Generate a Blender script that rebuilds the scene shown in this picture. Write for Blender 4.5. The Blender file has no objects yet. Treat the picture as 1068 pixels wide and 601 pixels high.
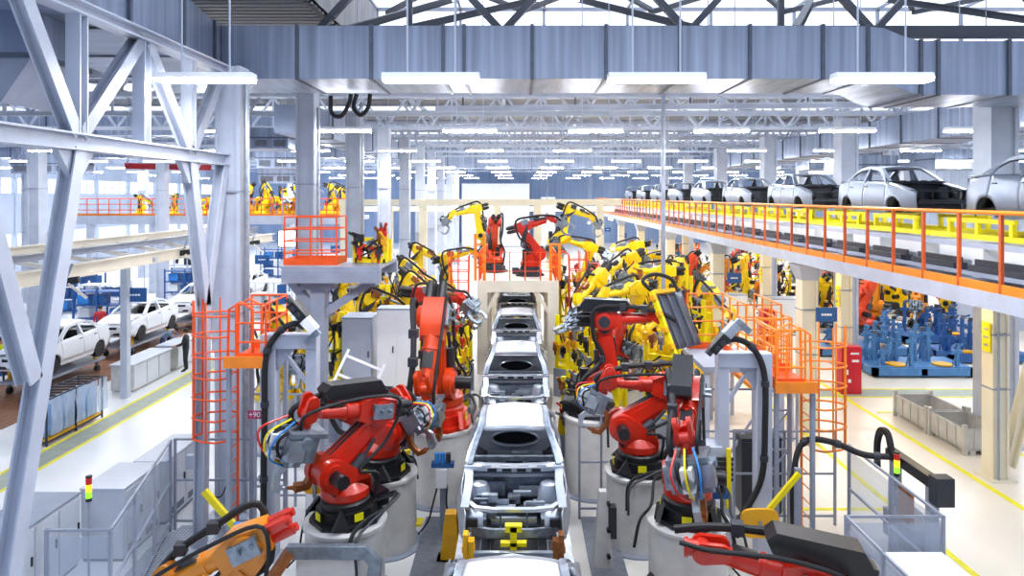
EXPO = 0.7; SKY = 1.6; LAMP = 70.; LAMPW = 55.
import bpy, bmesh, math, random
from math import sin, cos, pi, radians as R, sqrt
from mathutils import Vector as V, Matrix as M
RND = random.Random(7)
SC = bpy.context.scene
COL = SC.collection
H = 7.2; F = 712.0; U0 = 541.0; V0 = 204.0

def lin(h):
    h = h.lstrip('#')
    o = []
    for i in (0, 2, 4):
        c = int(h[i:i+2], 16) / 255
        o.append(c/12.92 if c <= .04045 else ((c+.055)/1.055)**2.4)
    return (*o, 1)

# ------------------------------------------------------------------ materials
MAT = {}
def mat(name, hexc, rough=.5, metal=0., var=.06, scale=4., bump=0., stretch=(1,1,1), emit=0., coat=0.):
    m = bpy.data.materials.new(name); m.use_nodes = True
    nt = m.node_tree; b = nt.nodes['Principled BSDF']
    b.inputs['Roughness'].default_value = rough; b.inputs['Metallic'].default_value = metal
    b.inputs['Coat Weight'].default_value = coat
    c = lin(hexc)
    tc = nt.nodes.new('ShaderNodeTexCoord'); mp = nt.nodes.new('ShaderNodeMapping')
    mp.inputs['Scale'].default_value = stretch
    nt.links.new(tc.outputs['Object'], mp.inputs['Vector'])
    n = nt.nodes.new('ShaderNodeTexNoise'); n.inputs['Scale'].default_value = scale; n.inputs['Detail'].default_value = 3
    nt.links.new(mp.outputs['Vector'], n.inputs['Vector'])
    if var > 0:
        r = nt.nodes.new('ShaderNodeValToRGB')
        r.color_ramp.elements[0].position = .3; r.color_ramp.elements[1].position = .7
        r.color_ramp.elements[0].color = (*[x*(1-var*2) for x in c[:3]], 1)
        r.color_ramp.elements[1].color = (*[min(1, x*(1+var)) for x in c[:3]], 1)
        nt.links.new(n.outputs['Fac'], r.inputs['Fac']); nt.links.new(r.outputs['Color'], b.inputs['Base Color'])
    else:
        b.inputs['Base Color'].default_value = c
    if bump > 0:
        bu = nt.nodes.new('ShaderNodeBump'); bu.inputs['Strength'].default_value = bump; bu.inputs['Distance'].default_value = .02
        nt.links.new(n.outputs['Fac'], bu.inputs['Height']); nt.links.new(bu.outputs['Normal'], b.inputs['Normal'])
    if emit > 0:
        b.inputs['Emission Color'].default_value = c; b.inputs['Emission Strength'].default_value = emit
    MAT[name] = m
    return m

def glassmat(name, hexc, gloss=.12, tint='#ffffff'):
    m = bpy.data.materials.new(name); m.use_nodes = True
    nt = m.node_tree; nt.nodes.clear()
    o = nt.nodes.new('ShaderNodeOutputMaterial'); mx = nt.nodes.new('ShaderNodeMixShader')
    t = nt.nodes.new('ShaderNodeBsdfTransparent'); t.inputs[0].default_value = lin(tint)
    g = nt.nodes.new('ShaderNodeBsdfPrincipled'); g.inputs['Base Color'].default_value = lin(hexc); g.inputs['Roughness'].default_value = .25
    mx.inputs[0].default_value = gloss
    nt.links.new(t.outputs[0], mx.inputs[1]); nt.links.new(g.outputs[0], mx.inputs[2]); nt.links.new(mx.outputs[0], o.inputs[0])
    MAT[name] = m
    return m

mat('steel_white', '#bac1d1', .45, 0, .05, 2)
mat('steel_grey', '#989fb0', .45, 0, .07, 2)
mat('steel_dark', '#666b78', .5, .2, .08, 2)
mat('truss_white', '#b3bac9', .5, 0, .08, 1)
mat('truss_dark', '#4d525c', .5, .2, .1, 1)
mat('galv', '#97a3bb', .42, .5, .17, 1.3, .04, (3.6, .5, .12))
mat('galv_side', '#8d99b2', .42, .5, .16, 1.3, .04, (.5, 3.6, .12))
mat('seam', '#5d6574', .5, .5, .1)
mat('beige', '#e6dfd2', .5, 0, .05, 1)
mat('cream', '#f1e8cf', .5, 0, .04, 1)
mat('concrete_white', '#d6d5d3', .6, 0, .06, 3, .05)
mat('rail_post', '#c9561c', .45, 0, .08, 3)
mat('panel_grey', '#5f6675', .4, .4, .1, 3)
mat('orange', '#ee5a1c', .4, 0, .05, 3)
mat('orange_y', '#f58a1e', .4, 0, .05, 3)
mat('robot_red', '#d0280f', .32, 0, .06, 2, 0, coat=.3)
mat('robot_orange', '#e0440f', .32, 0, .06, 2, 0, coat=.3)
mat('robot_amber', '#e8901c', .35, 0, .06, 2, 0, coat=.3)
mat('robot_yellow', '#ffd400', .35, 0, .06, 2, 0, coat=.3)
mat('yellow', '#ffe600', .45, 0, .06, 3)
mat('yellow_deep', '#f0b00c', .45, 0, .06, 3)
mat('black', '#16181d', .38, 0, .1, 4)
mat('rubber', '#15161a', .6, 0, .1, 6)
mat('charcoal', '#33363e', .5, .1, .1, 3)
mat('silver', '#b9c0ca', .3, .85, .1, 6)
mat('gun_grey', '#8f9aa6', .35, .6, .15, 8)
mat('copper', '#a8683a', .4, .7, .15, 8)
mat('car_steel', '#c9d0da', .3, .72, .06, 1.5)
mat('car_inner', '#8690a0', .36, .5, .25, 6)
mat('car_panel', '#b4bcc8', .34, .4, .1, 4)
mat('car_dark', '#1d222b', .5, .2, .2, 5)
mat('car_grey', '#848d9d', .34, .5, .05, 1.5)
mat('car_white', '#e9edf4', .3, .1, .03, 1.5)
mat('red', '#d3122b', .4, 0, .04, 2)
mat('red_dark', '#b3141f', .45, 0, .06, 2)
mat('blue', '#1f5596', .45, 0, .06, 3)
mat('blue_steel', '#4f86bd', .4, .1, .1, 4)
mat('sky_blue', '#2b86d8', .4, 0, .05, 4)
mat('cabinet', '#c9ced8', .4, 0, .03, 2)
mat('cabinet_top', '#8f99ab', .4, .1, .06, 2)
mat('white', '#f1f3f6', .4, 0, .02, 2)
mat('bin', '#cbc9c6', .45, .2, .08, 3)
mat('navy', '#1d2c48', .45, .1, .08, 3)
mat('load_blue', '#9dbbe2', .5, 0, .15, 4)
mat('wood', '#8a5a3a', .6, 0, .2, 5)
mat('line_yellow', '#f3ea18', .5, 0, .06, 4)
mat('line_grey', '#a7b0a4', .5, 0, .06, 4)
mat('plate', '#8a919c', .38, .5, .1, 8, .3)
mat('skin', '#c98f70', .5, 0, .05, 10)
mat('hair', '#241c18', .6, 0, .1, 30)
mat('cloth_blue', '#6f86a8', .8, 0, .1, 20)
mat('cloth_dark', '#23262e', .8, 0, .1, 20)
mat('cloth_red', '#c22a35', .8, 0, .1, 20)
mat('cloth_hivis', '#e2ee2a', .8, 0, .1, 20)
mat('cloth_navy', '#33405c', .8, 0, .1, 20)
mat('magenta', '#b0245c', .5, 0, .02, 2)
mat('lamp', '#ffffff', .4, 0, 0, 1, emit=LAMP)
mat('lamp_warm', '#ffe0a0', .4, 0, 0, 1, emit=LAMPW)
mat('screen', '#f2f8ff', .4, 0, 0, 1, emit=1.2)
mat('lens_red', '#e02a20', .3, 0, 0, 1)
mat('lens_amber', '#ffb81c', .3, 0, 0, 1, emit=1.5)
mat('lens_green', '#7fd02a', .3, 0, 0, 1, emit=1.0)
mat('wall_blue', '#8a9fc2', .6, 0, .08, .4, .1, (1, 1, .2))
mat('wall_grey', '#bcc7da', .6, 0, .06, .4)
mat('roof_sheet', '#97979b', .6, 0, .12, .5, .1, (.4, 4, 1))
glassmat('glass', '#dfe9f5', .12)
glassmat('fence_clear', '#d3dae6', .24, '#f2f5f9')
glassmat('film', '#c7d6ea', .5, '#dfe8f5')

# floor: pale glossy epoxy, warm light on the right side put into the colour, faint joints and scuffs
def floor_mat():
    m = bpy.data.materials.new('floor_epoxy'); m.use_nodes = True
    nt = m.node_tree; b = nt.nodes['Principled BSDF']; N = nt.nodes.new; L = nt.links.new
    tc = N('ShaderNodeTexCoord')
    n = N('ShaderNodeTexNoise'); n.inputs['Scale'].default_value = .35; n.inputs['Detail'].default_value = 6
    L(tc.outputs['Object'], n.inputs['Vector'])
    sep = N('ShaderNodeSeparateXYZ'); L(tc.outputs['Object'], sep.inputs[0])
    mr = N('ShaderNodeMapRange'); mr.inputs[1].default_value = -6; mr.inputs[2].default_value = 7
    L(sep.outputs[0], mr.inputs[0])
    mx = N('ShaderNodeMixRGB'); mx.inputs[1].default_value = lin('#eef0f3'); mx.inputs[2].default_value = lin('#f3eadb')
    L(mr.outputs[0], mx.inputs[0])
    r = N('ShaderNodeValToRGB'); r.color_ramp.elements[0].position = .25; r.color_ramp.elements[0].color = (.8,.8,.8,1); r.color_ramp.elements[1].position = .6
    L(n.outputs['Fac'], r.inputs['Fac'])
    mu = N('ShaderNodeMixRGB'); mu.blend_type = 'MULTIPLY'; mu.inputs[0].default_value = .6
    L(mx.outputs[0], mu.inputs[1]); L(r.outputs[0], mu.inputs[2]); L(mu.outputs[0], b.inputs['Base Color'])
    b.inputs['Roughness'].default_value = .28
    MAT['floor'] = m
floor_mat()
def tread_mat():
    m = bpy.data.materials.new('tread_plate'); m.use_nodes = True
    nt = m.node_tree; b = nt.nodes['Principled BSDF']; N = nt.nodes.new; L = nt.links.new
    tc = N('ShaderNodeTexCoord'); v = N('ShaderNodeTexVoronoi'); v.inputs['Scale'].default_value = 14; v.inputs['Randomness'].default_value = .1
    L(tc.outputs['Object'], v.inputs['Vector'])
    r = N('ShaderNodeValToRGB'); r.color_ramp.elements[0].color = lin('#c4cbd6'); r.color_ramp.elements[1].color = lin('#8c95a3')
    r.color_ramp.elements[0].position = .2; r.color_ramp.elements[1].position = .5
    L(v.outputs['Distance'], r.inputs['Fac']); L(r.outputs[0], b.inputs['Base Color'])
    b.inputs['Metallic'].default_value = .6; b.inputs['Roughness'].default_value = .38
    bu = N('ShaderNodeBump'); bu.inputs['Strength'].default_value = .4; L(v.outputs['Distance'], bu.inputs['Height']); L(bu.outputs[0], b.inputs['Normal'])
    MAT['tread'] = m
tread_mat()

# ------------------------------------------------------------------ mesh builder
class MB:
    def __init__(s): s.v = []; s.f = []; s.x = None; s.mi = []; s.cur = 0
    def add(s, vs, fs):
        b = len(s.v)
        s.v += [tuple(s.x @ V(p)) for p in vs] if s.x else [tuple(p) for p in vs]
        for f in fs: s.f.append([b+i for i in f]); s.mi.append(s.cur)
        return s
    def bx(s, x0, x1, y0, y1, z0, z1):
        return s.add([(x0,y0,z0),(x1,y0,z0),(x1,y1,z0),(x0,y1,z0),(x0,y0,z1),(x1,y0,z1),(x1,y1,z1),(x0,y1,z1)],
                     [(0,3,2,1),(4,5,6,7),(0,1,5,4),(1,2,6,5),(2,3,7,6),(3,0,4,7)])
    def box(s, c, d): return s.bx(c[0]-d[0]/2,c[0]+d[0]/2,c[1]-d[1]/2,c[1]+d[1]/2,c[2]-d[2]/2,c[2]+d[2]/2)
    def bar(s, p, q, w, h, up=(0,0,1)):
        p, q = V(p), V(q); d = (q-p)
        if d.length < 1e-6: return s
        d.normalize(); a = d.cross(V(up))
        if a.length < 1e-3: a = d.cross(V((1,0,0)))
        a.normalize(); n = a.cross(d)
        o = [(a*w/2*i + n*h/2*j) for i, j in ((-1,-1),(1,-1),(1,1),(-1,1))]
        return s.add([p+k for k in o]+[q+k for k in o], [(0,1,2,3)[::-1],(4,5,6,7),(0,1,5,4),(1,2,6,5),(2,3,7,6),(3,0,4,7)])
    def hbeam(s, p, q, w, h, t=.03, up=(0,0,1)):
        p, q = V(p), V(q); d = (q-p).normalized(); a = d.cross(V(up))
        if a.length < 1e-3: a = d.cross(V((1,0,0)))
        a.normalize(); n = a.cross(d)
        s.bar(p+n*(h/2-t/2), q+n*(h/2-t/2), w, t, n); s.bar(p-n*(h/2-t/2), q-n*(h/2-t/2), w, t, n); s.bar(p, q, t, h-2*t, n)
        return s
    def cyl(s, p, q, r, r2=None, n=14, caps=True):
        p, q = V(p), V(q); r2 = r if r2 is None else r2
        d = (q-p).normalized(); a = d.cross(V((0,0,1)))
        if a.length < 1e-3: a = V((1,0,0))
        a.normalize(); b = d.cross(a)
        vs = [p+(a*cos(2*pi*i/n)+b*sin(2*pi*i/n))*r for i in range(n)] + [q+(a*cos(2*pi*i/n)+b*sin(2*pi*i/n))*r2 for i in range(n)]
        fs = [(i,(i+1)%n,n+(i+1)%n,n+i) for i in range(n)]
        if caps: fs += [tuple(range(n))[::-1], tuple(range(n,2*n))]
        return s.add(vs, fs)
    def tube(s, pts, r, n=8, closed=False):
        P = [V(p) for p in pts]; k = len(P)
        vs = []; fs = []; a = None
        for i in range(k):
            if closed: t = P[(i+1)%k]-P[i-1]
            else: t = P[min(i+1,k-1)]-P[max(i-1,0)]
            t.normalize()
            if a is None:
                a = t.cross(V((0,0,1)))
                if a.length < 1e-3: a = t.cross(V((1,0,0)))
            a = (a - t*a.dot(t)); a.normalize(); b = t.cross(a)
            rr = r[i] if isinstance(r, (list, tuple)) else r
            vs += [P[i]+(a*cos(2*pi*j/n)+b*sin(2*pi*j/n))*rr for j in range(n)]
        m = k if closed else k-1
        for i in range(m):
            for j in range(n):
                i2 = (i+1)%k
                fs.append((i*n+j, i*n+(j+1)%n, i2*n+(j+1)%n, i2*n+j))
        if not closed: fs += [tuple(range(n))[::-1], tuple(range((k-1)*n, k*n))]
        return s.add(vs, fs)
    def sweep(s, pts, w, h, up=(0,0,1)):
        P = [V(p) for p in pts]; k = len(P); vs = []; fs = []
        for i in range(k):
            t = P[min(i+1,k-1)]-P[max(i-1,0)]; t.normalize()
            a = t.cross(V(up))
            if a.length < 1e-3: a = t.cross(V((0,1,0)))
            a.normalize(); n = a.cross(t)
            vs += [P[i]+a*w/2*x+n*h/2*y for x, y in ((-1,-1),(1,-1),(1,1),(-1,1))]
        for i in range(k-1):
            for j in range(4): fs.append((i*4+j, i*4+(j+1)%4, i*4+4+(j+1)%4, i*4+4+j))
        fs += [(3,2,1,0), tuple(range((k-1)*4, k*4))]
        return s.add(vs, fs)
    def lathe(s, prof, n=20, c=(0,0,0)):
        vs = []; fs = []; k = len(prof)
        for r, z in prof: vs += [(c[0]+r*cos(2*pi*i/n), c[1]+r*sin(2*pi*i/n), c[2]+z) for i in range(n)]
        for a in range(k-1):
            for i in range(n): fs.append((a*n+i, a*n+(i+1)%n, (a+1)*n+(i+1)%n, (a+1)*n+i))
        fs += [tuple(range(n))[::-1], tuple(range((k-1)*n, k*n))]
        return s.add(vs, fs)
    def prism(s, poly, d0, d1, ax='y'):
        f = {'y': lambda a, b, d: (a, d, b), 'x': lambda a, b, d: (d, a, b), 'z': lambda a, b, d: (a, b, d)}[ax]
        n = len(poly)
        vs = [f(a, b, d0) for a, b in poly] + [f(a, b, d1) for a, b in poly]
        return s.add(vs, [tuple(range(n)), tuple(range(n, 2*n))[::-1]] + [(i, n+i, n+(i+1)%n, (i+1)%n) for i in range(n)])
    def grid(s, fn, nu, nv, skip=None):
        vs = [fn(i/nu, j/nv) for i in range(nu+1) for j in range(nv+1)]
        fs = [(i*(nv+1)+j, (i+1)*(nv+1)+j, (i+1)*(nv+1)+j+1, i*(nv+1)+j+1) for i in range(nu) for j in range(nv) if not (skip and skip(i, j))]
        return s.add(vs, fs)
    def sphere(s, c, r, n=12, sc=(1,1,1)):
        return s.lathe([(max(r*sin(pi*i/8), .0005)*sc[0], -r*cos(pi*i/8)*sc[2]) for i in range(9)], n, c)
    def mesh(s, name, mats, smooth=True, fix=True):
        me = bpy.data.meshes.new(name); me.from_pydata(s.v, [], s.f)
        for m in (mats if isinstance(mats, (list, tuple)) else [mats]): me.materials.append(MAT[m])
        if len(me.materials) > 1: me.polygons.foreach_set('material_index', s.mi)
        if fix:
            bm = bmesh.new(); bm.from_mesh(me); bmesh.ops.recalc_face_normals(bm, faces=bm.faces); bm.to_mesh(me); bm.free()
        if smooth:
            me.polygons.foreach_set('use_smooth', [True]*len(me.polygons)); me.set_sharp_from_angle(angle=.62)
        me.update()
        return me
    def build(s, name, mats, parent=None, bev=0, smooth=True, loc=None, solid=0, fix=True):
        return link(name, s.mesh(name, mats, smooth, fix), parent, bev, loc, solid)

def link(name, me, parent=None, bev=0, loc=None, solid=0):
    o = bpy.data.objects.new(name, me); COL.objects.link(o)
    if parent is not None: o.parent = parent
    if loc is not None:
        if isinstance(loc, M): o.matrix_local = loc
        else: o.location = loc
    if solid:
        md = o.modifiers.new('thick', 'SOLIDIFY'); md.thickness = solid; md.offset = 0
    if bev:
        md = o.modifiers.new('edge', 'BEVEL'); md.width = bev; md.segments = 2; md.limit_method = 'ANGLE'; md.angle_limit = .7
        if me.polygons: me.polygons.foreach_set('use_smooth', [True]*len(me.polygons))
    return o
def tag(o, label, cat, group=None, kind=None):
    o['label'] = label; o['category'] = cat
    if group: o['group'] = group
    if kind: o['kind'] = kind
    return o
def thing(name, label, cat, loc=(0,0,0), rz=0, group=None):
    o = bpy.data.objects.new(name, None); COL.objects.link(o); o.empty_display_size = .2
    o.location = loc; o.rotation_euler = (0, 0, rz)
    return tag(o, label, cat, group)
def struct(o): o['kind'] = 'structure'; return o
def kids(o, _c={}):
    return [c for c in bpy.data.objects if c.parent is o]
def dup(root, loc, rz=None, label=None, group=None, tree=None):
    tree = tree or TREE(root)
    r = root.copy(); COL.objects.link(r); r.location = loc
    if rz is not None: r.rotation_euler = (0, 0, rz)
    if label: r['label'] = label
    if group: r['group'] = group
    for ch, gs in tree:
        c = ch.copy(); COL.objects.link(c); c.parent = r
        for g in gs:
            d = g.copy(); COL.objects.link(d); d.parent = c
    return r
_T = {}
def TREE(root):
    if root.name not in _T: _T[root.name] = [(c, kids(c)) for c in kids(root)]
    return _T[root.name]
def at(u, v, Y): return V(((u-U0)/F*Y, Y, H-(v-V0)/F*Y))
def arc(pts, n=8):
    """smooth curve through points (Catmull-Rom)"""
    P = [V(p) for p in pts]; P = [P[0]*2-P[1]] + P + [P[-1]*2-P[-2]]; o = []
    for i in range(1, len(P)-2):
        for k in range(n):
            t = k/n; a, b, c, d = P[i-1], P[i], P[i+1], P[i+2]
            o.append(.5*((2*b)+(c-a)*t+(2*a-5*b+4*c-d)*t*t+(3*b-a-3*c+d)*t**3))
    o.append(P[-2]); return o
ORD = 'first second third fourth fifth sixth seventh eighth ninth tenth eleventh twelfth thirteenth fourteenth fifteenth sixteenth seventeenth eighteenth nineteenth twentieth'.split()
# ------------------------------------------------------------------ camera, sky, exposure
cam = bpy.data.cameras.new('camera'); co = bpy.data.objects.new('camera', cam); COL.objects.link(co)
co.location = (0, 0, H); co.rotation_euler = (R(90), 0, 0)
cam.sensor_width = 36; cam.lens = 36*F/1068; cam.shift_x = -(U0-534)/1068; cam.shift_y = -(300.5-V0)/1068
cam.clip_end = 400; SC.camera = co
SC.view_settings.view_transform = 'Standard'; SC.view_settings.look = 'None'; SC.view_settings.gamma = 1
SC.view_settings.use_curve_mapping = False; SC.view_settings.exposure = EXPO
w = bpy.data.worlds.new('sky'); SC.world = w; w.use_nodes = True
bg = w.node_tree.nodes['Background']; bg.inputs[0].default_value = lin('#e3eeff'); bg.inputs[1].default_value = SKY
SC.cycles.max_bounces = 8; SC.cycles.diffuse_bounces = 4; SC.cycles.glossy_bounces = 3; SC.cycles.transparent_max_bounces = 12
SC.cycles.sample_clamp_indirect = 6; SC.cycles.caustics_reflective = False; SC.cycles.caustics_refractive = False

# ------------------------------------------------------------------ room shell
struct(MB().bx(-46, 44, -2, 105, -.3, 0).build('floor', 'floor'))
def wallpanel(mb, ax, pos, a0, a1, z0, z1, pitch=1.2, t=.3):
    """corrugated sheet wall: shallow ribs"""
    n = int((a1-a0)/pitch)
    poly = []
    for i in range(n):
        a = a0+(a1-a0)*i/n; p = (a1-a0)/n
        poly += [(a, pos), (a+p*.6, pos), (a+p*.65, pos+.06), (a+p*.95, pos+.06)]
    poly += [(a1, pos), (a1, pos+t), (a0, pos+t)]
    if ax == 'x': mb.prism(poly, z0, z1, 'z')
    else: mb.prism([(y, x) for x, y in poly], z0, z1, 'z')
m = MB(); wallpanel(m, 'x', 104, -46, 44, 0, 12.4); struct(m.build('wall_far', 'wall_blue', smooth=False))
m = MB()
for z0, z1 in ((0,1.4),(3.7,7.4),(8.8,12.4)): m.bx(-46, -45.7, -2, 104, z0, z1)
for k in range(17): m.bx(-46, -45.6, 8+k*6-.15, 8+k*6+.15, 0, 12.4)
struct(m.build('wall_left', 'wall_grey'))
m = MB(); wallpanel(m, 'y', 43.7, -2, 104, 0, 12.4); struct(m.build('wall_right', 'wall_grey', smooth=False))
struct(MB().bx(-46, 44, -2.4, -2.1, 0, 12.4).build('wall_back', 'wall_grey'))
k = 0
for z0, z1 in ((1.4,3.7),(7.4,8.8)):
    for i in range(-1, 16):
        k += 1
        y0 = 8+i*6+.15; y1 = y0+5.7
        o = struct(MB().bx(-45.88, -45.84, y0, y1, z0, z1).build('window_%d' % k, 'glass'))
        m = MB(); 
        for j in range(4): m.bx(-45.9, -45.8, y0+j*5.7/4-.03, y0+j*5.7/4+.03, z0, z1)
        m.bx(-45.9, -45.8, y0, y1, (z0+z1)/2-.03, (z0+z1)/2+.03)
        m.build('window_frame', 'steel_white', o)
# roof: solid sheets between strips of glazed rooflights
ZR = 12.4
m = MB()
SOL = [(-46,-5.6,13,27), (-46,44,-2,2)]
sky = [(-5.6, 44, 13, 27), (-46, 44, 2, 13)]
y = 27
while y < 104:
    SOL.append((-46, 44, y, min(y+4, 105))); 
    if y+4 < 104: sky.append((-46, 44, y+4, min(y+8, 105)))
    y += 8
for i, (x0, x1, y0, y1) in enumerate(SOL):
    m = MB(); n = int((y1-y0)/.35)
    poly = []
    for j in range(n):
        a = y0+(y1-y0)*j/n; p = (y1-y0)/n
        poly += [(a, ZR), (a+p*.5, ZR), (a+p*.58, ZR+.07), (a+p*.92, ZR+.07)]
    poly += [(y1, ZR), (y1, ZR+.15), (y0, ZR+.15)]
    m.prism(poly, x0, x1, 'x')
    struct(m.build('ceiling', 'roof_sheet', smooth=False))
k = 40
for (x0, x1, y0, y1) in sky:
    ZR = 14.6 if y0 == 13 else 12.4
    k += 1
    o = struct(MB().bx(x0, x1, y0, y1, ZR+.04, ZR+.07).build('window_%d' % k, 'glass'))
    m = MB(); x = x0
    while x <= x1: m.bx(x-.04, x+.04, y0, y1, ZR-.06, ZR+.04); x += 3.3
    yy = y0
    while yy <= y1+.01: m.bx(x0, x1, yy-.05, yy+.05, ZR-.1, ZR+.04); yy += 3.5
    m.build('window_frame', 'steel_grey', o)
ZR = 12.4
# raised lantern over the first bay: glazed end, sheeted sides
k += 1; o = struct(MB().bx(-5.6, 44, 27.0, 27.05, 12.55, 14.6).build('window_%d' % k, 'glass'))
m = MB(); x = -5.6
while x < 44: m.bx(x-.05, x+.05, 26.95, 27.1, 12.5, 14.6); x += 3.3
m.bx(-5.6, 44, 26.95, 27.1, 13.5, 13.6); m.build('window_frame', 'steel_grey', o)
struct(MB().bx(-5.8, -5.6, 13, 27, 12.4, 14.7).build('trim_1', 'roof_sheet')); struct(MB().bx(-5.6, 44, 12.85, 13, 12.4, 14.7).build('trim_2', 'roof_sheet'))
# floor markings
def mark(x0, x1, y0, y1, mt='line_yellow', z=.006):
    struct(MB().bx(x0, x1, y0, y1, 0, z).build('floor_marking', mt))
mark(8.58, 8.72, 11, 60); mark(11.52, 11.68, 12, 40)
mark(8.72, 30, 24.3, 24.42); mark(8.72, 30, 25.3, 25.42); mark(8.72, 30, 24.42, 25.3, 'line_grey', .004)
mark(-13.46, -13.34, 12, 60); mark(-12.66, -12.54, 12, 60); mark(-13.34, -12.66, 12, 60, 'line_grey', .004)
mark(-12.4, -12.28, 30, 60)
mark(6.0, 8.58, 15.6, 15.72); mark(11.9, 13.9, 22.6, 22.72); mark(13.9, 14.02, 18.4, 22.7)
# patches: steel skid plates beside the line
for s in (-1, 1):
    m = MB().bx(s*1.72-.34, s*1.72+.34, 7, 15.2, 0, .05)
    tag(m.build('steel_floor_plate', 'plate'), 'long grey steel plate on the floor along the %s side of the car line' % ('right' if s > 0 else 'left'), 'floor plate')

# ------------------------------------------------------------------ roof trusses
def truss_x(y, x0, x1, zb, zt, name, label, cw=.16, mt='truss_white', step=2.2, cat='truss', group=None):
    t = thing(name, label, cat, (0, y, 0), 0, group)
    MB().bar((x0,0,zb),(x1,0,zb),cw,cw).build('bottom_chord', mt, t)
    MB().bar((x0,0,zt),(x1,0,zt),cw,cw).build('top_chord', mt, t)
    m = MB(); n = int((x1-x0)/step); d = (x1-x0)/n
    for i in range(n):
        a = x0+i*d
        m.bar((a,0,zb),(a+d/2,0,zt),cw*.6,cw*.6,(0,1,0)); m.bar((a+d/2,0,zt),(a+d,0,zb),cw*.6,cw*.6,(0,1,0))
        if i % 2 == 0: m.bar((a+d/2,0,zb),(a+d/2,0,zt),cw*.5,cw*.5,(0,1,0))
    m.build('web_lattice', mt, t)
    return t
TY = [22.6, 28, 34, 40, 46, 52, 58, 66, 74, 84, 94]
for i, y in enumerate(TY):
    truss_x(y, -40, 40, 10.55, 12.1, 'roof_truss', 'pale lattice roof truss spanning the hall, %s beyond the big cross duct' % ORD[i], .17)
# dark heavy truss above the big duct
t = truss_x(18.6, -5.5, 40, 11.65, 14.4, 'roof_truss', 'dark heavy roof truss directly above the big duct', .3, 'truss_dark', 4.6)
# X bracing under the rooflight
for i, x in enumerate((-5, 0, 5, 10, 15, 20)):
    t = thing('cross_brace', 'dark X-shaped brace under the rooflight, %s bay from the left end' % ORD[i], 'roof brace', (x, 0, 0))
    MB().bar((0,18.8,14.3),(5,26,14.3),.18,.14).build('diagonal', 'truss_dark', t)
    MB().bar((5,18.8,14.16),(0,26,14.16),.18,.14).build('diagonal', 'truss_dark', t)
    MB().box((2.5,22.4,14.23),(.5,.5,.26)).build('gusset_plate', 'truss_dark', t)
for i, x in enumerate((-5.6, -.8, 4, 8.8, 13.6, 18.4)):
    t = thing('roof_purlin', 'long grey roof beam running away under the rooflights, %s from the left' % ORD[i], 'roof beam', (x, 0, 0))
    MB().hbeam((0,27.2,12.29),(0,100,12.29),.16,.19).build('beam', 'truss_white', t)
# long diagonal ties in the front bay
for i, (p, q) in enumerate((((-5.0,18.6,11.62),(-2.4,24.4,14.2)),((-3.6,18.6,11.62),(.6,24.4,14.2)),((5.4,18.6,11.62),(2.2,24.4,14.2)),((7.5,18.6,11.62),(10.5,24.4,14.2)),((16.4,18.6,11.62),(13.2,24.4,14.2)))):
    tag(MB().hbeam(p, q, .22, .22).build('diagonal_tie', 'truss_dark'), 'dark slanting steel tie over the big duct, %s along it from the left' % ORD[i], 'roof brace')

# ------------------------------------------------------------------ ducts
def duct(name, label, segs, flanges, mt, cat='duct', group=None):
    """segs: list of closed 4-point rings; flanges: list of rings"""
    t = thing(name, label, cat, segs[0][0], 0, group); o = V(segs[0][0])
    for a, b in zip(segs[:-1], segs[1:]):
        m = MB(); m.add([V(p)-o for p in a]+[V(p)-o for p in b], [(0,1,2,3),(7,6,5,4)]+[(i,(i+1)%4,4+(i+1)%4,4+i) for i in range(4)])
        m.build('duct_section', mt, t, smooth=False)
    for ring, ax in flanges:
        m = MB(); c = sum((V(p) for p in ring), V())/4
        r1 = [c+(V(p)-c)*1.0+(V(p)-c).normalized()*.07-o for p in ring]
        d = V(ax)*.04
        m.add([p-d for p in r1]+[p+d for p in r1], [(0,1,2,3),(7,6,5,4)]+[(i,(i+1)%4,4+(i+1)%4,4+i) for i in range(4)])
        m.build('flange', 'seam', t, smooth=False)
    return t
def ringx(x, y0, y1, z0, z1): return [(x,y0,z0),(x,y1,z0),(x,y1,z1),(x,y0,z1)]
def ringy(y, x0, x1, z0, z1): return [(x0,y,z0),(x1,y,z0),(x1,y,z1),(x0,y,z1)]
YD0, YD1, ZD0, ZD1 = 17.0, 19.4, 10.11, 11.43
px = lambda u: (u-U0)/F*YD0
us = [310, 387, 462, 484, 555, 632, 709, 782, 858]
segs = [ringx(-7.4, YD0, YD1, ZD0, ZD1)] + [ringx(px(u), YD0, YD1, ZD0, ZD1) for u in us]
segs += [ringx(px(905), YD0, YD1, ZD0, ZD1-.02), ringx(px(922), YD0, YD1, ZD0-.06, ZD1-.06), ringx(px(942), YD0, YD1, ZD0-.28, ZD1-.26), ringx(px(960), YD0, YD1, ZD0-.4, ZD1-.38),
         ringx(px(978), YD0, YD1, ZD0-.4, ZD1-.38), ringx(px(1052), YD0, YD1, ZD0-.4, ZD1-.38), ringx(px(1150), YD0, YD1, ZD0-.4, ZD1-.38)]
duct('ventilation_duct', 'big square galvanised duct crossing the hall just under the rooflights', segs,
     [(ringx(px(u), YD0, YD1, ZD0, ZD1), (1,0,0)) for u in us+[905]]+[(ringx(px(u), YD0, YD1, ZD0-.4, ZD1-.38), (1,0,0)) for u in (960, 978, 1052)], 'galv')
rl = [ringy(y, xa-2.5, xa, ZD0, ZD1) for y, xa in ((19.4,-7.42),(16.6,-7.42),(14.2,-7.0),(11.8,-6.75),(9.4,-6.6),(6.5,-6.5))]
duct('ventilation_duct', 'square galvanised duct running towards the viewer above the white lattice girder', rl, [(r, (0,1,0)) for r in rl[1:-1]], 'galv_side')
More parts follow.
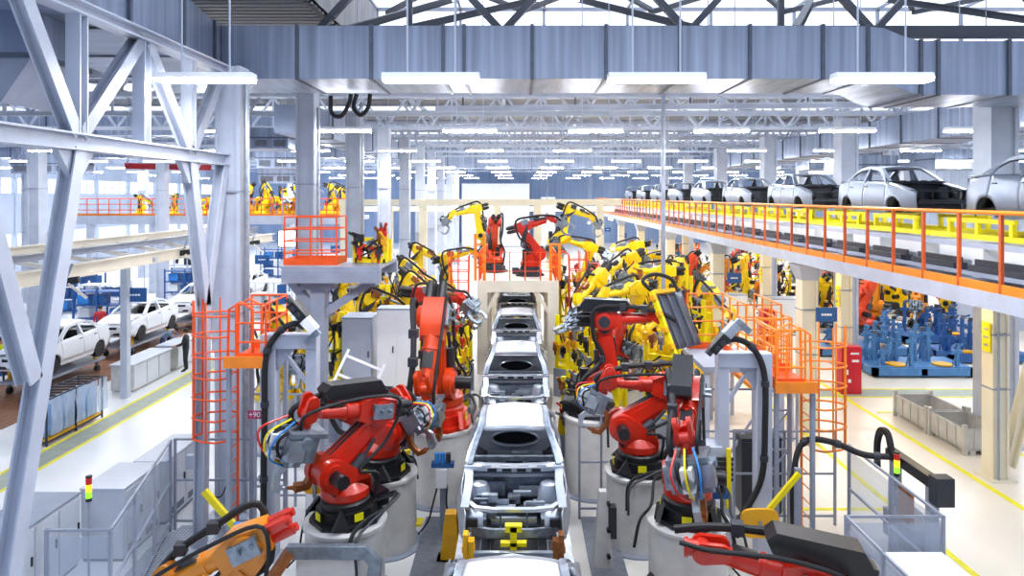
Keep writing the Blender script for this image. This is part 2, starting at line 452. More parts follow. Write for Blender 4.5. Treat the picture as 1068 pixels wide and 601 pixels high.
def dropbox(label, x, y, w, d, z0, z1):
    t = thing('duct_drop', label, 'duct', (x, y, 0))
    m = MB(); m.bx(-w/2, w/2, -d/2, d/2, z0+.5, z1)
    m.build('duct_section', 'galv_side', t, smooth=False)
    m = MB(); m.add([(-w/2,-d/2,z0+.5),(w/2,-d/2,z0+.5),(w/2,d/2,z0+.5),(-w/2,d/2,z0+.5),(-w/2-.35,-d/2,z0),(w/2-.5,-d/2,z0-.25),(w/2-.5,d/2,z0-.25),(-w/2-.35,d/2,z0)],[(4,5,6,7),(0,1,5,4),(1,2,6,5),(2,3,7,6),(3,0,4,7)])
    m.build('outlet_hood', 'steel_grey', t, smooth=False)
    MB().bx(-w/2-.04, w/2+.04, -d/2-.04, d/2+.04, z0+.46, z0+.54).build('flange', 'seam', t, smooth=False)
dropbox('vertical grey duct drop with slanted outlet beside the white lattice girder', -7.9, 11.4, .55, 1.4, 8.9, ZD0)
for (x0, x1, y0, y1, z0, z1, ax, lb) in (
    (15.3, 17.4, 20, 61.5, 9.3, 10.4, 'y', 'ribbed galvanised duct running away above the overhead cars'),
    (-9, 24, 62, 64, 9.7, 11.6, 'x', 'far galvanised cross duct above the end of the car line'),
    (-42, -10, 46.5, 48.5, 9.8, 11.2, 'x', 'galvanised cross duct high over the far gallery'),
    (-42, -9, 35, 36.6, 10.3, 11.4, 'x', 'galvanised cross duct over the overhead conveyor'),
    (-8.6, -7.2, 24, 60, 9.4, 10.4, 'y', 'galvanised duct running away beside the row of columns'),
    (20, 40, 47, 49, 9.0, 10.4, 'x', 'galvanised cross duct high behind the overhead cars')):
    n = max(4, int(((x1-x0) if ax == 'x' else (y1-y0))/2.4))
    if ax == 'x': rs = [ringx(x0+(x1-x0)*i/n, y0, y1, z0, z1) for i in range(n+1)]
    else: rs = [ringy(y0+(y1-y0)*i/n, x0, x1, z0, z1) for i in range(n+1)]
    t = thing('ventilation_duct', lb, 'duct', rs[0][0]); o = V(rs[0][0])
    m = MB(); a, b = rs[0], rs[-1]
    m.add([V(p)-o for p in a]+[V(p)-o for p in b], [(0,1,2,3),(7,6,5,4)]+[(i,(i+1)%4,4+(i+1)%4,4+i) for i in range(4)])
    m.build('duct_section', 'galv' if ax == 'x' else 'galv_side', t, smooth=False)
    for r in rs[1:-1]:
        c = sum((V(p) for p in r), V())/4; r1 = [c+(V(p)-c)+(V(p)-c).normalized()*.05-o for p in r]; d = V((.03,0,0)) if ax == 'x' else V((0,.03,0))
        MB().add([p-d for p in r1]+[p+d for p in r1], [(0,1,2,3),(7,6,5,4)]+[(i,(i+1)%4,4+(i+1)%4,4+i) for i in range(4)]).build('flange', 'seam', t, smooth=False)

# ------------------------------------------------------------------ hanging lamps
LP = {}
cols = [(-5.5+3.96*i) for i in range(-8, 10)]
def colname(x):
    if abs(x+1.6) < .1: return 'just left of the car line'
    if abs(x-2.36) < .1: return 'just right of the car line'
    if abs(x+5.5) < .1: return 'over the left robot row'
    if abs(x-6.34) < .1: return 'between right robots and overhead cars'
    n = int(round((abs(x-.4)-5.9)/3.96))
    return '%s place out to the %s' % (ORD[n-1], 'left beyond the columns' if x < 0 else 'right over the overhead cars')
for ri, y in enumerate((12, 21.5, 31, 40.5, 50, 59.5, 69, 80)):
    for x in cols:
        u = U0+x/y*F
        if u < -40 or u > 1100 or (ri == 0 and not -6 < x < 7) or (ri == 1 and x < -10): continue
        lb = 'white tube lamp, %s row, %s' % (ORD[ri], colname(x))
        tall = 13 < y < 27 and x > -5.6
        if tall not in LP:
            lp = thing('hanging_lamp', lb, 'lamp', (x, y, 9.25), 0, 'hanging tube lamps')
            m = MB(); m.prism([(-.17,0),(.17,0),(.12,.1),(-.12,.1)], -.85, .85, 'x'); m.build('lamp_housing', 'white', lp, .008)
            m = MB(); m.bx(-.83, .83, -.15, .15, -.05, 0); m.build('diffuser', 'lamp', lp)
            for s_ in (-1, 1): MB().cyl((s_*.42,0,.1),(s_*.42,0,5.3 if tall else 3.12),.018,n=6).build('hanging_rod', 'steel_white', lp)
            LP[tall] = (lp, TREE(lp))
        else: dup(LP[tall][0], (x, y, 9.25), None, lb, tree=LP[tall][1])

# ------------------------------------------------------------------ columns and the lattice girder
def column(x, y, z0, z1, w, label, mt='steel_white', sign=None, brace=False, d=None):
    d = d or w
    t = thing('steel_column', label, 'column', (x, y, z0)); t['kind'] = 'thing'
    h = z1-z0; m = MB()
    m.bx(-w/2, -w*.36, -d/2, d/2, 0, h).bx(w*.36, w/2, -d/2, d/2, 0, h).bx(-w*.36, w*.36, -d*.4, d*.4, 0, h)
    m.build('shaft', mt, t)
    MB().bx(-w*.8, w*.8, -d*.8, d*.8, 0, .05).build('base_plate', mt, t)
    for k in (.45, .72):
        MB().bx(-w*.53, w*.53, -d*.53, d*.53, h*k, h*k+.04).build('collar', 'steel_grey', t)
    return t
for i, y in enumerate((15.5, 21, 27, 33, 39, 45, 51, 57, 64, 71)):
    t = column(-6.5, y, 0, 10.45 if i else 10.1, .56, 'pale steel column beside the left robot row, %s away from the viewer' % ORD[i], 'steel_white' if i != 2 else 'steel_grey')
    if i < 3:
        MB().cyl((.36,-.1,0),(.36,-.1,9.9),.05).build('cable_conduit', 'silver', t)
for i, (x, y) in enumerate([(-24, 34), (-24, 46), (-24, 58), (-24, 72), (-33, 46), (-33, 60), (-16.5, 40), (-16.5, 54), (-16.5, 68)]):
    column(x, y, 0, 10.45, .6, 'pale column far out in the left hall, %s %s' % (ORD[i % 4] if i < 4 else ORD[(i-4)%2] if i < 6 else ORD[i-6], 'of the middle row' if i < 4 else 'of the outer row' if i < 6 else 'of the inner row'))
for i, y in enumerate((19.9, 29, 38, 47, 56, 65)):
    column(13.9, y, 0, 10.45, .72 if i else .8, 'tall pale column behind the overhead cars, %s away from the viewer' % ORD[i])
for i, (x, y) in enumerate([(24, 30), (24, 44), (24, 58), (34, 44), (34, 60)]):
    column(x, y, 0, 10.45, .7, 'pale column in the hall behind the overhead cars, %s' % ('%s of the inner row' % ORD[i] if i < 3 else '%s of the outer row' % ORD[i-3]))

# white lattice girder on the left with slanting struts
XG = -6.6; g = thing('lattice_girder', 'white lattice girder with slanting struts along the left edge of the line', 'girder', (XG, 0, 0))
MB().hbeam((0,4.5,8.0),(0,15.3,8.0),.3,.26).build('bottom_chord', 'steel_white', g)
MB().hbeam((0,4.5,10.0),(0,15.3,10.0),.3,.2).build('top_chord', 'steel_white', g)
for y in (6.6, 8.4, 10.2, 11.95, 13.65): MB().hbeam((0,y,8.1),(0,y,9.95),.22,.2,.03,(0,1,0)).build('vertical_post', 'steel_white', g)
for p, q, mt in (((10.1,8.1),(9.0,9.9),'steel_white'),((10.2,8.1),(11.85,9.9),'steel_grey'),((13.6,8.1),(12.05,9.9),'steel_white'),((13.7,8.1),(15.1,9.9),'steel_grey'),((6.7,8.1),(8.3,9.9),'steel_grey'),((6.5,8.1),(5.2,9.9),'steel_white')):
    MB().hbeam((0,*p),(0,*q),.22,.2,.03,(1,0,0)).build('diagonal', mt, g)
for p, q in (((10.15,7.9),(8.25,0.0)),((8.1,7.9),(9.2,4.7)),((13.65,7.9),(14.3,4.9)),((15.2,7.9),(14.3,4.9)),((14.3,4.9),(14.15,0))):
    MB().hbeam((0,*p),(0,*q),.24,.22,.03,(1,0,0)).build('slanting_strut', 'steel_white', g)
for y in (10.12, 13.66):
    MB().prism([(y-.45,7.9),(y+.45,7.9),(y+.1,7.45),(y-.1,7.45)], -.05, .05, 'x').build('gusset_plate', 'steel_white', g)
# thin suspended service rail crossing the car line
t = thing('service_rail', 'thin pale beam with hangers crossing above the car line under the trusses', 'rail', (0, 24.5, 10.3))
MB().hbeam((-3,0,0),(13.4,-1.1,.03),.2,.2).build('beam', 'truss_white', t)
for x in (-2, 2, 6, 10, 13): MB().cyl((x,-2*(x+3)/29,.1),(x,-2*(x+3)/29,1.8),.03,n=6).build('hanger', 'truss_dark', t)
tag(MB().cyl((4.7,22.2,0),(4.7,22.2,10.6),.07).build('standpipe', 'steel_grey'), 'thin grey vertical pipe rising from the right robots to the roof trusses', 'pipe')

for i, (x, y, z, w, d, h) in enumerate(((-30,44,8.6,4,2,1.2),(-22,42,10.4,3.4,2,1.1),(-15,44,8.9,3,2.2,1.3),(-11,30,9.2,2.4,2,.9),(-19,56,8.2,4,2,1.4),(20,40,8.4,3.4,2,1.1),(27,42,8.8,4,2,1.2))):
    t = thing('air_unit', 'grey air unit hung under the roof, %s' % ('%s from the outer edge of the left hall' % ORD[i] if i < 5 else '%s behind the overhead cars' % ORD[i-5]), 'air unit', (x, y, z))
    MB().bx(-w/2,w/2,-d/2,d/2,0,h).build('casing','galv',t,.02); MB().bx(-w/2-.04,w/2+.04,-d/2-.04,d/2+.04,h*.48,h*.54).build('band','seam',t)
    for k in range(3): MB().bx(-w/2+.2+k*w/3,-w/2+w/3-.1+k*w/3,-d/2-.03,-d/2,h*.1,h*.4).build('grille','steel_dark',t)
    for sx in (-1,1):
        for sy in (-1,1): MB().cyl((sx*w*.45,sy*d*.4,h),(sx*w*.45,sy*d*.4,12.4-z),.025,n=6).build('hanger','steel_grey',t)

t = thing('crane_beam', 'red overhead crane beam high above the far gallery on the left', 'beam', (-24.3, 47.3, 9.25)); MB().hbeam((-3,0,0),(3,0,-.12),.3,.4).build('beam','red_dark',t)
for x in (-2.8,2.8): MB().cyl((x,0,.1),(x,0,2.95),.05,n=6).build('hanger','steel_grey',t)
t = thing('cable_loop', 'black cable loops hanging below the big cross duct', 'cable', at(362,100,18.9))
for k, pts in enumerate((((345,100),(346,118),(356,121),(364,108),(366,98)),((372,98),(369,112),(376,120),(384,112),(386,98)))):
    MB().tube(arc([at(u,v,18.8+.2*k)-at(362,100,18.9) for u, v in pts],6),.06,8).build('loop','rubber',t)
# ------------------------------------------------------------------ car bodies (front towards -y, sill bottom z=0)
HW = .88
def zbelt(y):
    pts = [(-2.3,.60),(-2.05,.68),(-1.5,.80),(-.95,.90),(0,.93),(1.2,.98),(1.8,.99),(2.3,.93)]
    for (a, za), (b, zb) in zip(pts[:-1], pts[1:]):
        if y <= b: return za+(zb-za)*(y-a)/(b-a)
    return .93
def zlow(y):
    z = 0.0 if abs(y) < 1.8 else .04+.14*((abs(y)-1.8)/.5)
    for c in (-1.36, 1.36):
        d = abs(y-c)
        if d < .38: z = max(z, .1+sqrt(.38**2-d*d))
    return z
def hw(y, z):
    k = abs(y); t = 1-.20*max(0, (k-1.3)/1.0)**2
    zz = max(0, min(1, z/.95)); p = .94+.06*sin(pi*min(1, zz*1.15)) + (.0 if zz < .75 else -.05*((zz-.75)/.25)**2)
    fl = 0
    for c in (-1.36, 1.36):
        d = sqrt((y-c)**2+(z-.1)**2)
        if .3 < d < .55: fl = max(fl, .022*(1-abs(d-.42)/.13) if abs(d-.42) < .13 else 0)
    return HW*(t*p)+fl
def side(mb, s, y0, y1, z0=None, z1=None, nu=None, nz=7):
    nu = nu or max(4, int((y1-y0)/.07))
    def fn(a, b):
        y = y0+(y1-y0)*a; lo = max(zlow(y), z0 or 0); hi = zbelt(y)-.0 if z1 is None else z1
        lo = min(lo, hi-.02); z = lo+(hi-lo)*b
        return (s*hw(y, z), y, z)
    mb.grid(fn, nu, nz)
AP, HD = V((.74,-.98,.90)), V((.575,-.22,1.30))
RT, CP = V((.56,1.02,1.30)), V((.66,1.72,.98))
CPB = V((.70,1.62,.80))
def rail(s, hatch=False):
    if hatch: return [V((p[0]*s, p[1], p[2])) for p in arc([AP, V((.665,-.62,1.11)), HD, (.585,.35,1.365), RT, V((.64,1.36,1.12)), CPB], 4)]
    return [V((p[0]*s, p[1], p[2])) for p in arc([AP, V((.665,-.62,1.11)), HD, (.585,.35,1.365), RT, V((.62,1.42,1.13)), CP], 4)]
def car_parts(hood, wheels, dark, full):
    P = {}; hatch = not dark and not full
    for s, nm in ((-1,'l'),(1,'r')):
        m = MB(); side(m, s, -2.24, -.93)
        m.sweep([(s*.74,-2.1,.655),(s*.72,-1.5,.775),(s*.74,-.95,.88)], .12, .03); P['fender_'+nm] = ('fender', m, 'body', .012)
        m = MB(); side(m, s, -.915, .325, .13, nz=6)
        m.sweep([(s*.80,-.86,.90),(s*.755,-.72,1.04),(s*.62,-.2,1.285),(s*.605,.32,1.34)], .05, .04, (s,0,0)); m.bar((s*.81,.31,.92),(s*.605,.31,1.34),.05,.04,(s,0,0))
        P['fdoor_'+nm] = ('front_door', m, 'body', .012)
        m = MB(); side(m, s, .34, 1.27, .13, nz=6)
        m.bar((s*.81,.36,.92),(s*.605,.36,1.34),.05,.04,(s,0,0)); m.sweep([(s*.605,.36,1.34),(s*.59,.95,1.31),(s*.66,1.25,1.17),(s*.74,1.42,.99)], .05, .04, (s,0,0))
        P['rdoor_'+nm] = ('rear_door', m, 'body', .012)
        m = MB(); side(m, s, 1.285, 1.74 if hatch else 2.27)
        if hatch: m.add([(s*.80,1.25,.97),(s*.60,1.08,1.28),(s*.585,1.16,1.26),(s*.66,1.45,1.04),(s*.80,1.72,.95)], [(0,1,2,3,4)])
        else: m.add([(s*.80,1.25,.97),(s*.60,1.12,1.28),(s*.57,1.24,1.25),(s*.66,1.75,.985),(s*.78,2.2,.95)], [(0,1,2,3,4)])
        P['quarter_'+nm] = ('quarter_panel', m, 'body', .012)
        m = MB(); side(m, s, -.98, 1.0, 0, .125, nz=2); m.sweep(rail(s, hatch), .085, .07); m.bar((s*.83,.34,.1),(s*.6,.34,1.34),.09,.07,(0,1,0)); m.bar((s*.82,-.95,.05),(s*.74,-.98,.9),.09,.08,(0,1,0))
        P['frame_'+nm] = ('side_frame', m, 'inner' if not full else 'body', .0)
        for hn, hy in (('h1', .2), ('h2', 1.12)):
            m = MB().box((s*(hw(hy,.78)+.012),hy,.78),(.025,.16,.03)); P[hn+nm] = ('door_handle', m, 'dark', 0)
    m = MB()
    def rf(a, b):
        x = -1+2*a; y = -.27+1.33*b
        hwid = .555+.02*sin(pi*b)
        return (x*hwid, y+ (-.05 if 0 else 0) - .07*(1-x*x)*(1-2*b)*(1 if b < .5 else .5), 1.305+.075*sin(pi*(.12+.76*b))*1.0+.045*(1-x*x)-.02)
    m.grid(rf, 12, 12); P['roof'] = ('roof_panel', m, 'body', .02)
    m = MB()
    m.sweep([(-.57,-.25,1.28),(-.3,-.34,1.315),(0,-.37,1.325),(.3,-.34,1.315),(.57,-.25,1.28)], .09, .045)
    P['hdr2'] = ('rear_header', MB().sweep([(-.56,1.04,1.28),(0,1.12,1.33),(.56,1.04,1.28)], .08, .05), 'body', 0); P['hdr'] = ('roof_header', m, 'body', 0)
    # cowl, firewall, dash beam, floor, tunnel, seat bulkhead with oval opening, parcel shelf
    m = MB(); m.sweep([(-.80,-.95,.87),(-.4,-1.07,.89),(0,-1.11,.895),(.4,-1.07,.89),(.80,-.95,.87)], .2, .07)
    for x in (-.45,-.15,.15,.45): m.box((x,-1.1,.935),(.16,.05,.02))
    P['cowl'] = ('cowl_panel', m, 'body' if not dark else 'dark', 0)
    m = MB(); m.bx(-.74,.74,-1.0,-.96,.1,.86); m.bx(-.78,.78,-.96,1.2,.02,.06); m.bx(-.14,.14,-.96,1.15,.06,.22); m.bx(-.72,.72,-.5,-.42,.78,.86)
    m.bx(-.78,.78,-.2,-.08,.06,.16).bx(-.78,.78,.45,.6,.06,.2)
    P['floor'] = ('underbody', m, 'inner', 0)
    m = MB(); n = 28; 
    ell = [(.43*cos(2*pi*i/n), .63+.14*sin(2*pi*i/n)) for i in range(n)]
    def sq(i):
        a = 2*pi*i/n; c, s_ = cos(a), sin(a); k = max(abs(c)/.70, abs(s_)/(.27))
        return (c/k, .63+s_/k)
    outer = [sq(i) for i in range(n)]
    vs = [(x, 1.12, z) for x, z in ell]+[(x, 1.12, z) for x, z in outer]+[(x, 1.2, z) for x, z in ell]
    m.add(vs, [(i,(i+1)%n,n+(i+1)%n,n+i) for i in range(n)]+[(i,2*n+i,2*n+(i+1)%n,(i+1)%n) for i in range(n)])
    m.bx(-.7,.7,1.1,1.3 if hatch else 1.9,.89,.93).bx(-.72,.72,1.1,1.14,.06,.37)
    P['bulk'] = ('seat_bulkhead', m, 'panel' if hatch else 'inner', 0)
    m = MB(); m.bx(-.68,.68,1.22,1.24,.3,.9); P['bhshade'] = ('opening_shade', m, 'dark', 0)  # dark sheet standing in for the shade behind the oval opening
    m = MB(); m.bx(-.7,.7,1.3,2.2,.2,.23).bx(-.66,.66,1.34,1.36,.24,.9)
    if not hatch: P['trunk'] = ('trunk_floor', m, 'dark', 0)
    m = MB(); m.grid(lambda a, b: ((-1+2*a)*.70, 2.24+.05*(1-(2*a-1)**2), .2+.72*b), 8, 5); m.grid(lambda a, b: ((-1+2*a)*.68, 1.72+.52*b, .985-.02*b+.02*(1-(2*a-1)**2)), 8, 4)
    if not hatch: P['rear'] = ('trunk_lid', m, 'body', .012)
    if hood:
        m = MB(); m.grid(lambda a, b: ((-1+2*a)*(.60+.12*b), -2.16+.04*0-.1*(1-(2*a-1)**2)*(1-b)+1.1*b, .665+.24*b**.8+.035*(1-(2*a-1)**2)), 10, 8); P['hood'] = ('hood', m, 'body', .012)
    # engine bay
    for s in (-1, 1):
        nm = 'inner' if not dark else 'dark'
        P['rail%d' % s] = ('front_rail', MB().bar((s*.47,-2.05,.38),(s*.45,-.96,.36),.1,.14), nm, 0)
        P['tower%d' % s] = ('strut_tower', MB().lathe([(.2,.36),(.17,.66),(.13,.74),(.05,.75)], 14, (s*.56,-1.36,0)), 'body' if not dark else 'dark', 0)
        m = MB(); m.add([(s*.70,-2.0,.62),(s*.68,-1.0,.84),(s*.62,-1.0,.38),(s*.62,-2.0,.38)], [(0,1,2,3)]); m.bar((s*.7,-2.05,.6),(s*.72,-.98,.86),.07,.05)
        P['apron%d' % s] = ('inner_apron', m, 'body' if hatch else nm, 0)
    if hatch:
        r = random.Random(5)
        for k in range(40):
            x = r.uniform(-.55,.55); y = r.choice([r.uniform(-1.9,-1.08), r.uniform(-.8,1.0)]); z = r.uniform(.36,.6) if y < -1 else r.uniform(.1,.42)
            P['bk%d' % k] = ('bracket', MB().box((x,y,z),(r.uniform(.1,.34),r.uniform(.05,.2),r.uniform(.03,.14))), r.choice(['body','panel','dark','inner']), 0)
        n = 28; m = MB(); m.tube([(.45*cos(2*pi*i/n), 1.1, .63+.155*sin(2*pi*i/n)) for i in range(n)], .022, 6, True); P['ring'] = ('opening_rim', m, 'body', 0)
        for s in (-1, 1):
            m = MB(); m.add([(s*.74,-2.0,.64),(s*.46,-2.14,.6),(s*.46,-2.2,.36),(s*.78,-2.16,.28)],[(0,1,2,3)]); P['hl%d' % s] = ('headlamp_panel', m, 'body', .02)
            P['hlh%d' % s] = ('headlamp_recess', MB().box((s*.62,-2.17,.46),(.16,.06,.12)), 'dark', 0)
            P['sill%d' % s] = ('inner_sill', MB().bx(min(s*.62,s*.74),max(s*.62,s*.74),-.95,1.1,.06,.24), 'body', 0)
            P['dsh%d' % s] = ('kick_panel', MB().bar((s*.7,-.9,.3),(s*.72,-.7,.8),.06,.2), 'body', 0)
        for k, (y_, z_) in enumerate(((-.55,.2),(.62,.24),(.95,.3))): P['xb%d' % k] = ('floor_crossbar', MB().bx(-.66,.66,y_-.05,y_+.05,z_-.05,z_), 'body', 0)
        P['hexh'] = ('locating_ring', MB().lathe([(.05,.2),(.1,.2),(.1,.25),(.05,.25)],6,(.0,.35,.1)), 'body', 0)
        P['baytub'] = ('bay_floor', MB().bx(-.62,.62,-2.0,-1.0,.3,.32), 'dark', 0)
        for k, (x_, y_, z_, w_, d_, h_) in enumerate(((-.3,-1.12,.55,.3,.06,.22),(.25,-1.1,.5,.34,.06,.16),(0,-1.2,.42,.2,.2,.1),(-.15,-1.6,.38,.36,.14,.1),(.22,-1.75,.4,.26,.1,.08),(.0,-1.9,.36,.7,.06,.12),(-.33,-1.85,.46,.12,.2,.1),(.36,-1.5,.42,.1,.34,.08),(-.38,-1.45,.4,.1,.3,.08))):
            P['bayp%d' % k] = ('bay_panel', MB().box((x_,y_,z_),(w_,d_,h_)), 'panel' if k % 3 else 'inner', .0)
        for k in range(4): P['cwh%d' % k] = ('cowl_slot', MB().box((-.36+.24*k,-1.215,.9),(.15,.02,.05)), 'dark', 0)
        P['scuttle'] = ('scuttle_bar', MB().sweep([(-.72,-.98,.74),(0,-1.06,.76),(.72,-.98,.74)],.06,.06), 'body', 0)
        P['tie'] = ('cross_tie', MB().sweep([(-.7,.1,.5),(0,.1,.47),(.7,.1,.5)],.07,.06), 'body', 0)
    m = MB()
    m.sweep([(-.74,-1.86,.66),(-.58,-2.06,.64),(-.3,-2.12,.635),(.3,-2.12,.635),(.58,-2.06,.64),(.74,-1.86,.66)], .09, .05)
    P['cross'] = ('front_crossmember', m, 'body' if not dark else 'dark', 0)
    m = MB(); m.sweep([(-.62,-2.16,.34),(-.3,-2.25,.34),(.3,-2.25,.34),(.62,-2.16,.34)], .06, .12)
    for s in (-1, 1): m.bar((s*.5,-2.08,.62),(s*.5,-2.08,.2),.06,.05); m.bar((s*.2,-2.1,.62),(s*.2,-2.1,.2),.04,.03)
    m.bx(-.55,.55,-2.1,-2.04,.18,.24)
    P['bumper'] = ('bumper_beam', m, 'inner' if not (dark and 0) else 'body', 0)
    if full:
        m = MB(); m.grid(lambda a, b: ((-1+2*a)*.70, -2.2-.13*(1-(2*a-1)**2)-.03*sin(pi*b), .12+.52*b), 10, 5); P['fascia'] = ('front_bumper', m, 'body', .012)
        m = MB(); m.bx(-.3,.3,-2.37,-2.33,.46,.56).bx(-.42,.42,-2.35,-2.3,.2,.3); P['grille'] = ('grille', m, 'dark', 0)
        for s in (-1, 1): P['lamp%d' % s] = ('headlamp_recess', MB().box((s*.57,-2.19,.56),(.24,.16,.12)), 'dark', 0)
    if wheels:
        for s in (-1, 1):
            for c in (-1.36, 1.36):
                m = MB(); m.cyl((s*.86,c,.1),(s*.66,c,.1),.31,n=24); P['w%d%d' % (s, c*10)] = ('wheel', m, 'tyre', 0)
    # wheel house liners
    for s in (-1, 1):
        for c in (-1.36, 1.36):
            m = MB(); m.grid(lambda a, b: (s*(.84-.30*b), c+.37*cos(pi*a), .1+.37*sin(pi*a)), 12, 1); m.add([(s*.54,c+.37*cos(pi*i/12),.1+.37*sin(pi*i/12)) for i in range(13)], [tuple(range(13))])
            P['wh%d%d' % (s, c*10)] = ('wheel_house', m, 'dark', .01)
    return P
_CM = {}
def car(kind, label, cat, loc, group=None, rz=0):
    t = thing('car', label, cat, loc, rz, group)
    if kind not in _CM:
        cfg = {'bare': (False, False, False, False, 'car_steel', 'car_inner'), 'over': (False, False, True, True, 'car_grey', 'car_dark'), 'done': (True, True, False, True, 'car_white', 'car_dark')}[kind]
        P = car_parts(*cfg[:4])
        if kind == 'over': P.pop('fascia'); P.pop('grille'); P.pop('lamp-1'); P.pop('lamp1')
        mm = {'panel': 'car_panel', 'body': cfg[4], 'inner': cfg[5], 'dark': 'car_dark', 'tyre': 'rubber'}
        _CM[kind] = []
        for k, (nm, mb, mk, sol) in P.items():
            if kind == 'bare' and k[0] == 'h': 
                if k in ('h1l','h1r','h2l','h2r'): continue
            me = mb.mesh(nm, mm[mk]); _CM[kind].append((k, nm, me, sol))
    D = {}
    for k, nm, me, sol in _CM[kind]:
        if nm == 'door_handle':
            par = D['fdoor_'+k[2]] if k[:2] == 'h1' else D['rdoor_'+k[2]]
            link(nm, me, par)
        else:
            o = link(nm, me, t, 0, None, sol)
            D[k] = o
    return t

# ---- the welding line: conveyor bed, carriers, bodies
XL = -.08
b = thing('line_conveyor', 'long dark roller bed carrying the silver car bodies up the middle', 'conveyor', (XL, 0, 0))
for s in (-1, 1):
    MB().bx(s*.82-.14, s*.82+.14, 5, 39.2, .62, .92).build('side_beam', 'steel_dark', b)
    MB().bx(s*.82-.2, s*.82+.2, 5, 39.2, .92, .96).build('cover_strip', 'silver', b)
    for y in range(6, 39, 3): MB().bx(s*.82-.1, s*.82+.1, y-.1, y+.1, 0, .62).build('leg', 'steel_dark', b)
for y in range(6, 39, 2): MB().cyl((-.7,y,.84),(.7,y,.84),.07,n=10).build('roller', 'charcoal', b)
MB().bx(-.45, .45, 5, 39, .02, .5).build('drive_housing', 'charcoal', b)
def carrier(y, lb):
    t = thing('body_carrier', lb, 'carrier', (XL, y, .97))
    for s in (-1, 1): MB().bx(s*.5-.07, s*.5+.07, -2.6, 2.4, 0, .16).build('skid_runner', 'steel_dark', t)
    for yy in (-2.2, -.9, .6, 2.0):
        MB().bx(-.75, .75, yy-.06, yy+.06, .16, .26).build('cross_bar', 'steel_dark', t)
        for s in (-1, 1): MB().bx(s*.66-.05, s*.66+.05, yy-.06, yy+.06, .26, .54).build('support_post', 'yellow_deep' if yy < -1 else 'charcoal', t)
    m = MB(); m.bx(-.05,.05,-2.5,-2.4,0,1.12).bx(-.4,.4,-2.56,-2.36,.55,.66).bx(-.13,.13,-2.5,-2.38,1.04,1.14).bx(-.2,.2,-2.5,-2.4,.82,.88).bx(-.1,.1,-2.54,-2.36,0,.08); m.build('centre_stand', 'yellow', t)
    for s in (-1, 1):
        m = MB(); m.bx(s*.74-.04, s*.74+.04, -2.5, -2.34, 0, 1.0).bx(s*.7-.1,s*.7+.1,-2.46,-2.34,.7,.8).bx(s*.66-.05,s*.66+.05,-2.5,-2.34,.2,.9); m.build('side_clamp', 'yellow_deep' if s < 0 else 'copper', t)
    MB().bx(-.6, .6, -2.66, -2.58, .74, .81).build('cross_pipe', 'silver', t)
KX = 1.06
ynear = 13.0
posw = ['cropped by the lower frame edge', 'directly behind the cropped one', 'third up the line', 'fourth up the line', 'under the gantry deck', 'just beyond the gantry', 'second beyond the gantry']
for i in range(6):
    y = 13.0+(i-1)*6.0
    c = car('bare', 'bare silver car body on the line, '+posw[i], 'car', (XL, y, 1.54)); c.scale = (KX, 1.0, 1.02)
    carrier(y, 'carrier with yellow stand under the silver car body '+posw[i])

# ---- overhead conveyor deck on the right
XM0, XM1, ZM = 8.5, 13.2, 5.45
d = MB().bx(XM0, XM1, 8, 76, ZM-.1, ZM).build('mezzanine_deck', 'steel_white'); struct(d)
for x in (XM0+.08, XM1-.15): MB().bx(x-.08, x+.08, 8, 76, ZM-.32, ZM-.1).build('edge_beam', 'steel_white', d)
for k in range(24): MB().bx(XM0+.2, XM1-.25, 9+k*2.9, 9.15+k*2.9, ZM-.3, ZM-.1).build('joist', 'steel_white', d)
rl_ = thing('guard_railing', 'long orange guard railing along the edge of the overhead car conveyor', 'railing', (XM0+.04, 0, ZM))
MB().cyl((0,8,1.44),(0,76,1.44),.04,n=8).build('top_rail', 'orange_y', rl_)
MB().bx(-.02,.02,8,76,.0,.17).build('toe_board', 'orange_y', rl_)
pm = MB().bx(-.03,.03,-.03,.03,0,1.44).mesh('post', 'rail_post')
for k in range(58): link('post', pm, rl_, 0, (0, 8.6+k*1.16, 0))
cv = thing('overhead_conveyor', 'white framed roller conveyor carrying car bodies along the overhead deck', 'conveyor', (11.3, 0, ZM))
tm = MB().bx(-1.5,1.5,-.75,.75,.35,.62).bx(-1.5,-1.3,-.6,-.4,0,.35).bx(-1.5,-1.3,.4,.6,0,.35).bx(1.3,1.5,-.6,-.4,0,.35).bx(1.3,1.5,.4,.6,0,.35).mesh('conveyor_table', 'white')
rm = MB().bx(-1.9,-1.6,-.8,.8,.15,.3).bx(-1.75,-1.7,-.8,.8,.3,.42).mesh('roller_tray', 'charcoal')
for k in range(32): link('conveyor_table', tm, cv, 0, (0, 9+k*2.05, 0)); link('roller_tray', rm, cv, 0, (0, 9.4+k*2.05, 0))
for x in (-1.95, -1.55): MB().bx(x-.03, x+.03, 8, 75, .1, .18).build('guide_rail', 'steel_grey', cv)
MB().bx(-1.5,-1.42,8,75,.62,.74).build('side_track','steel_white',cv)
sk = None
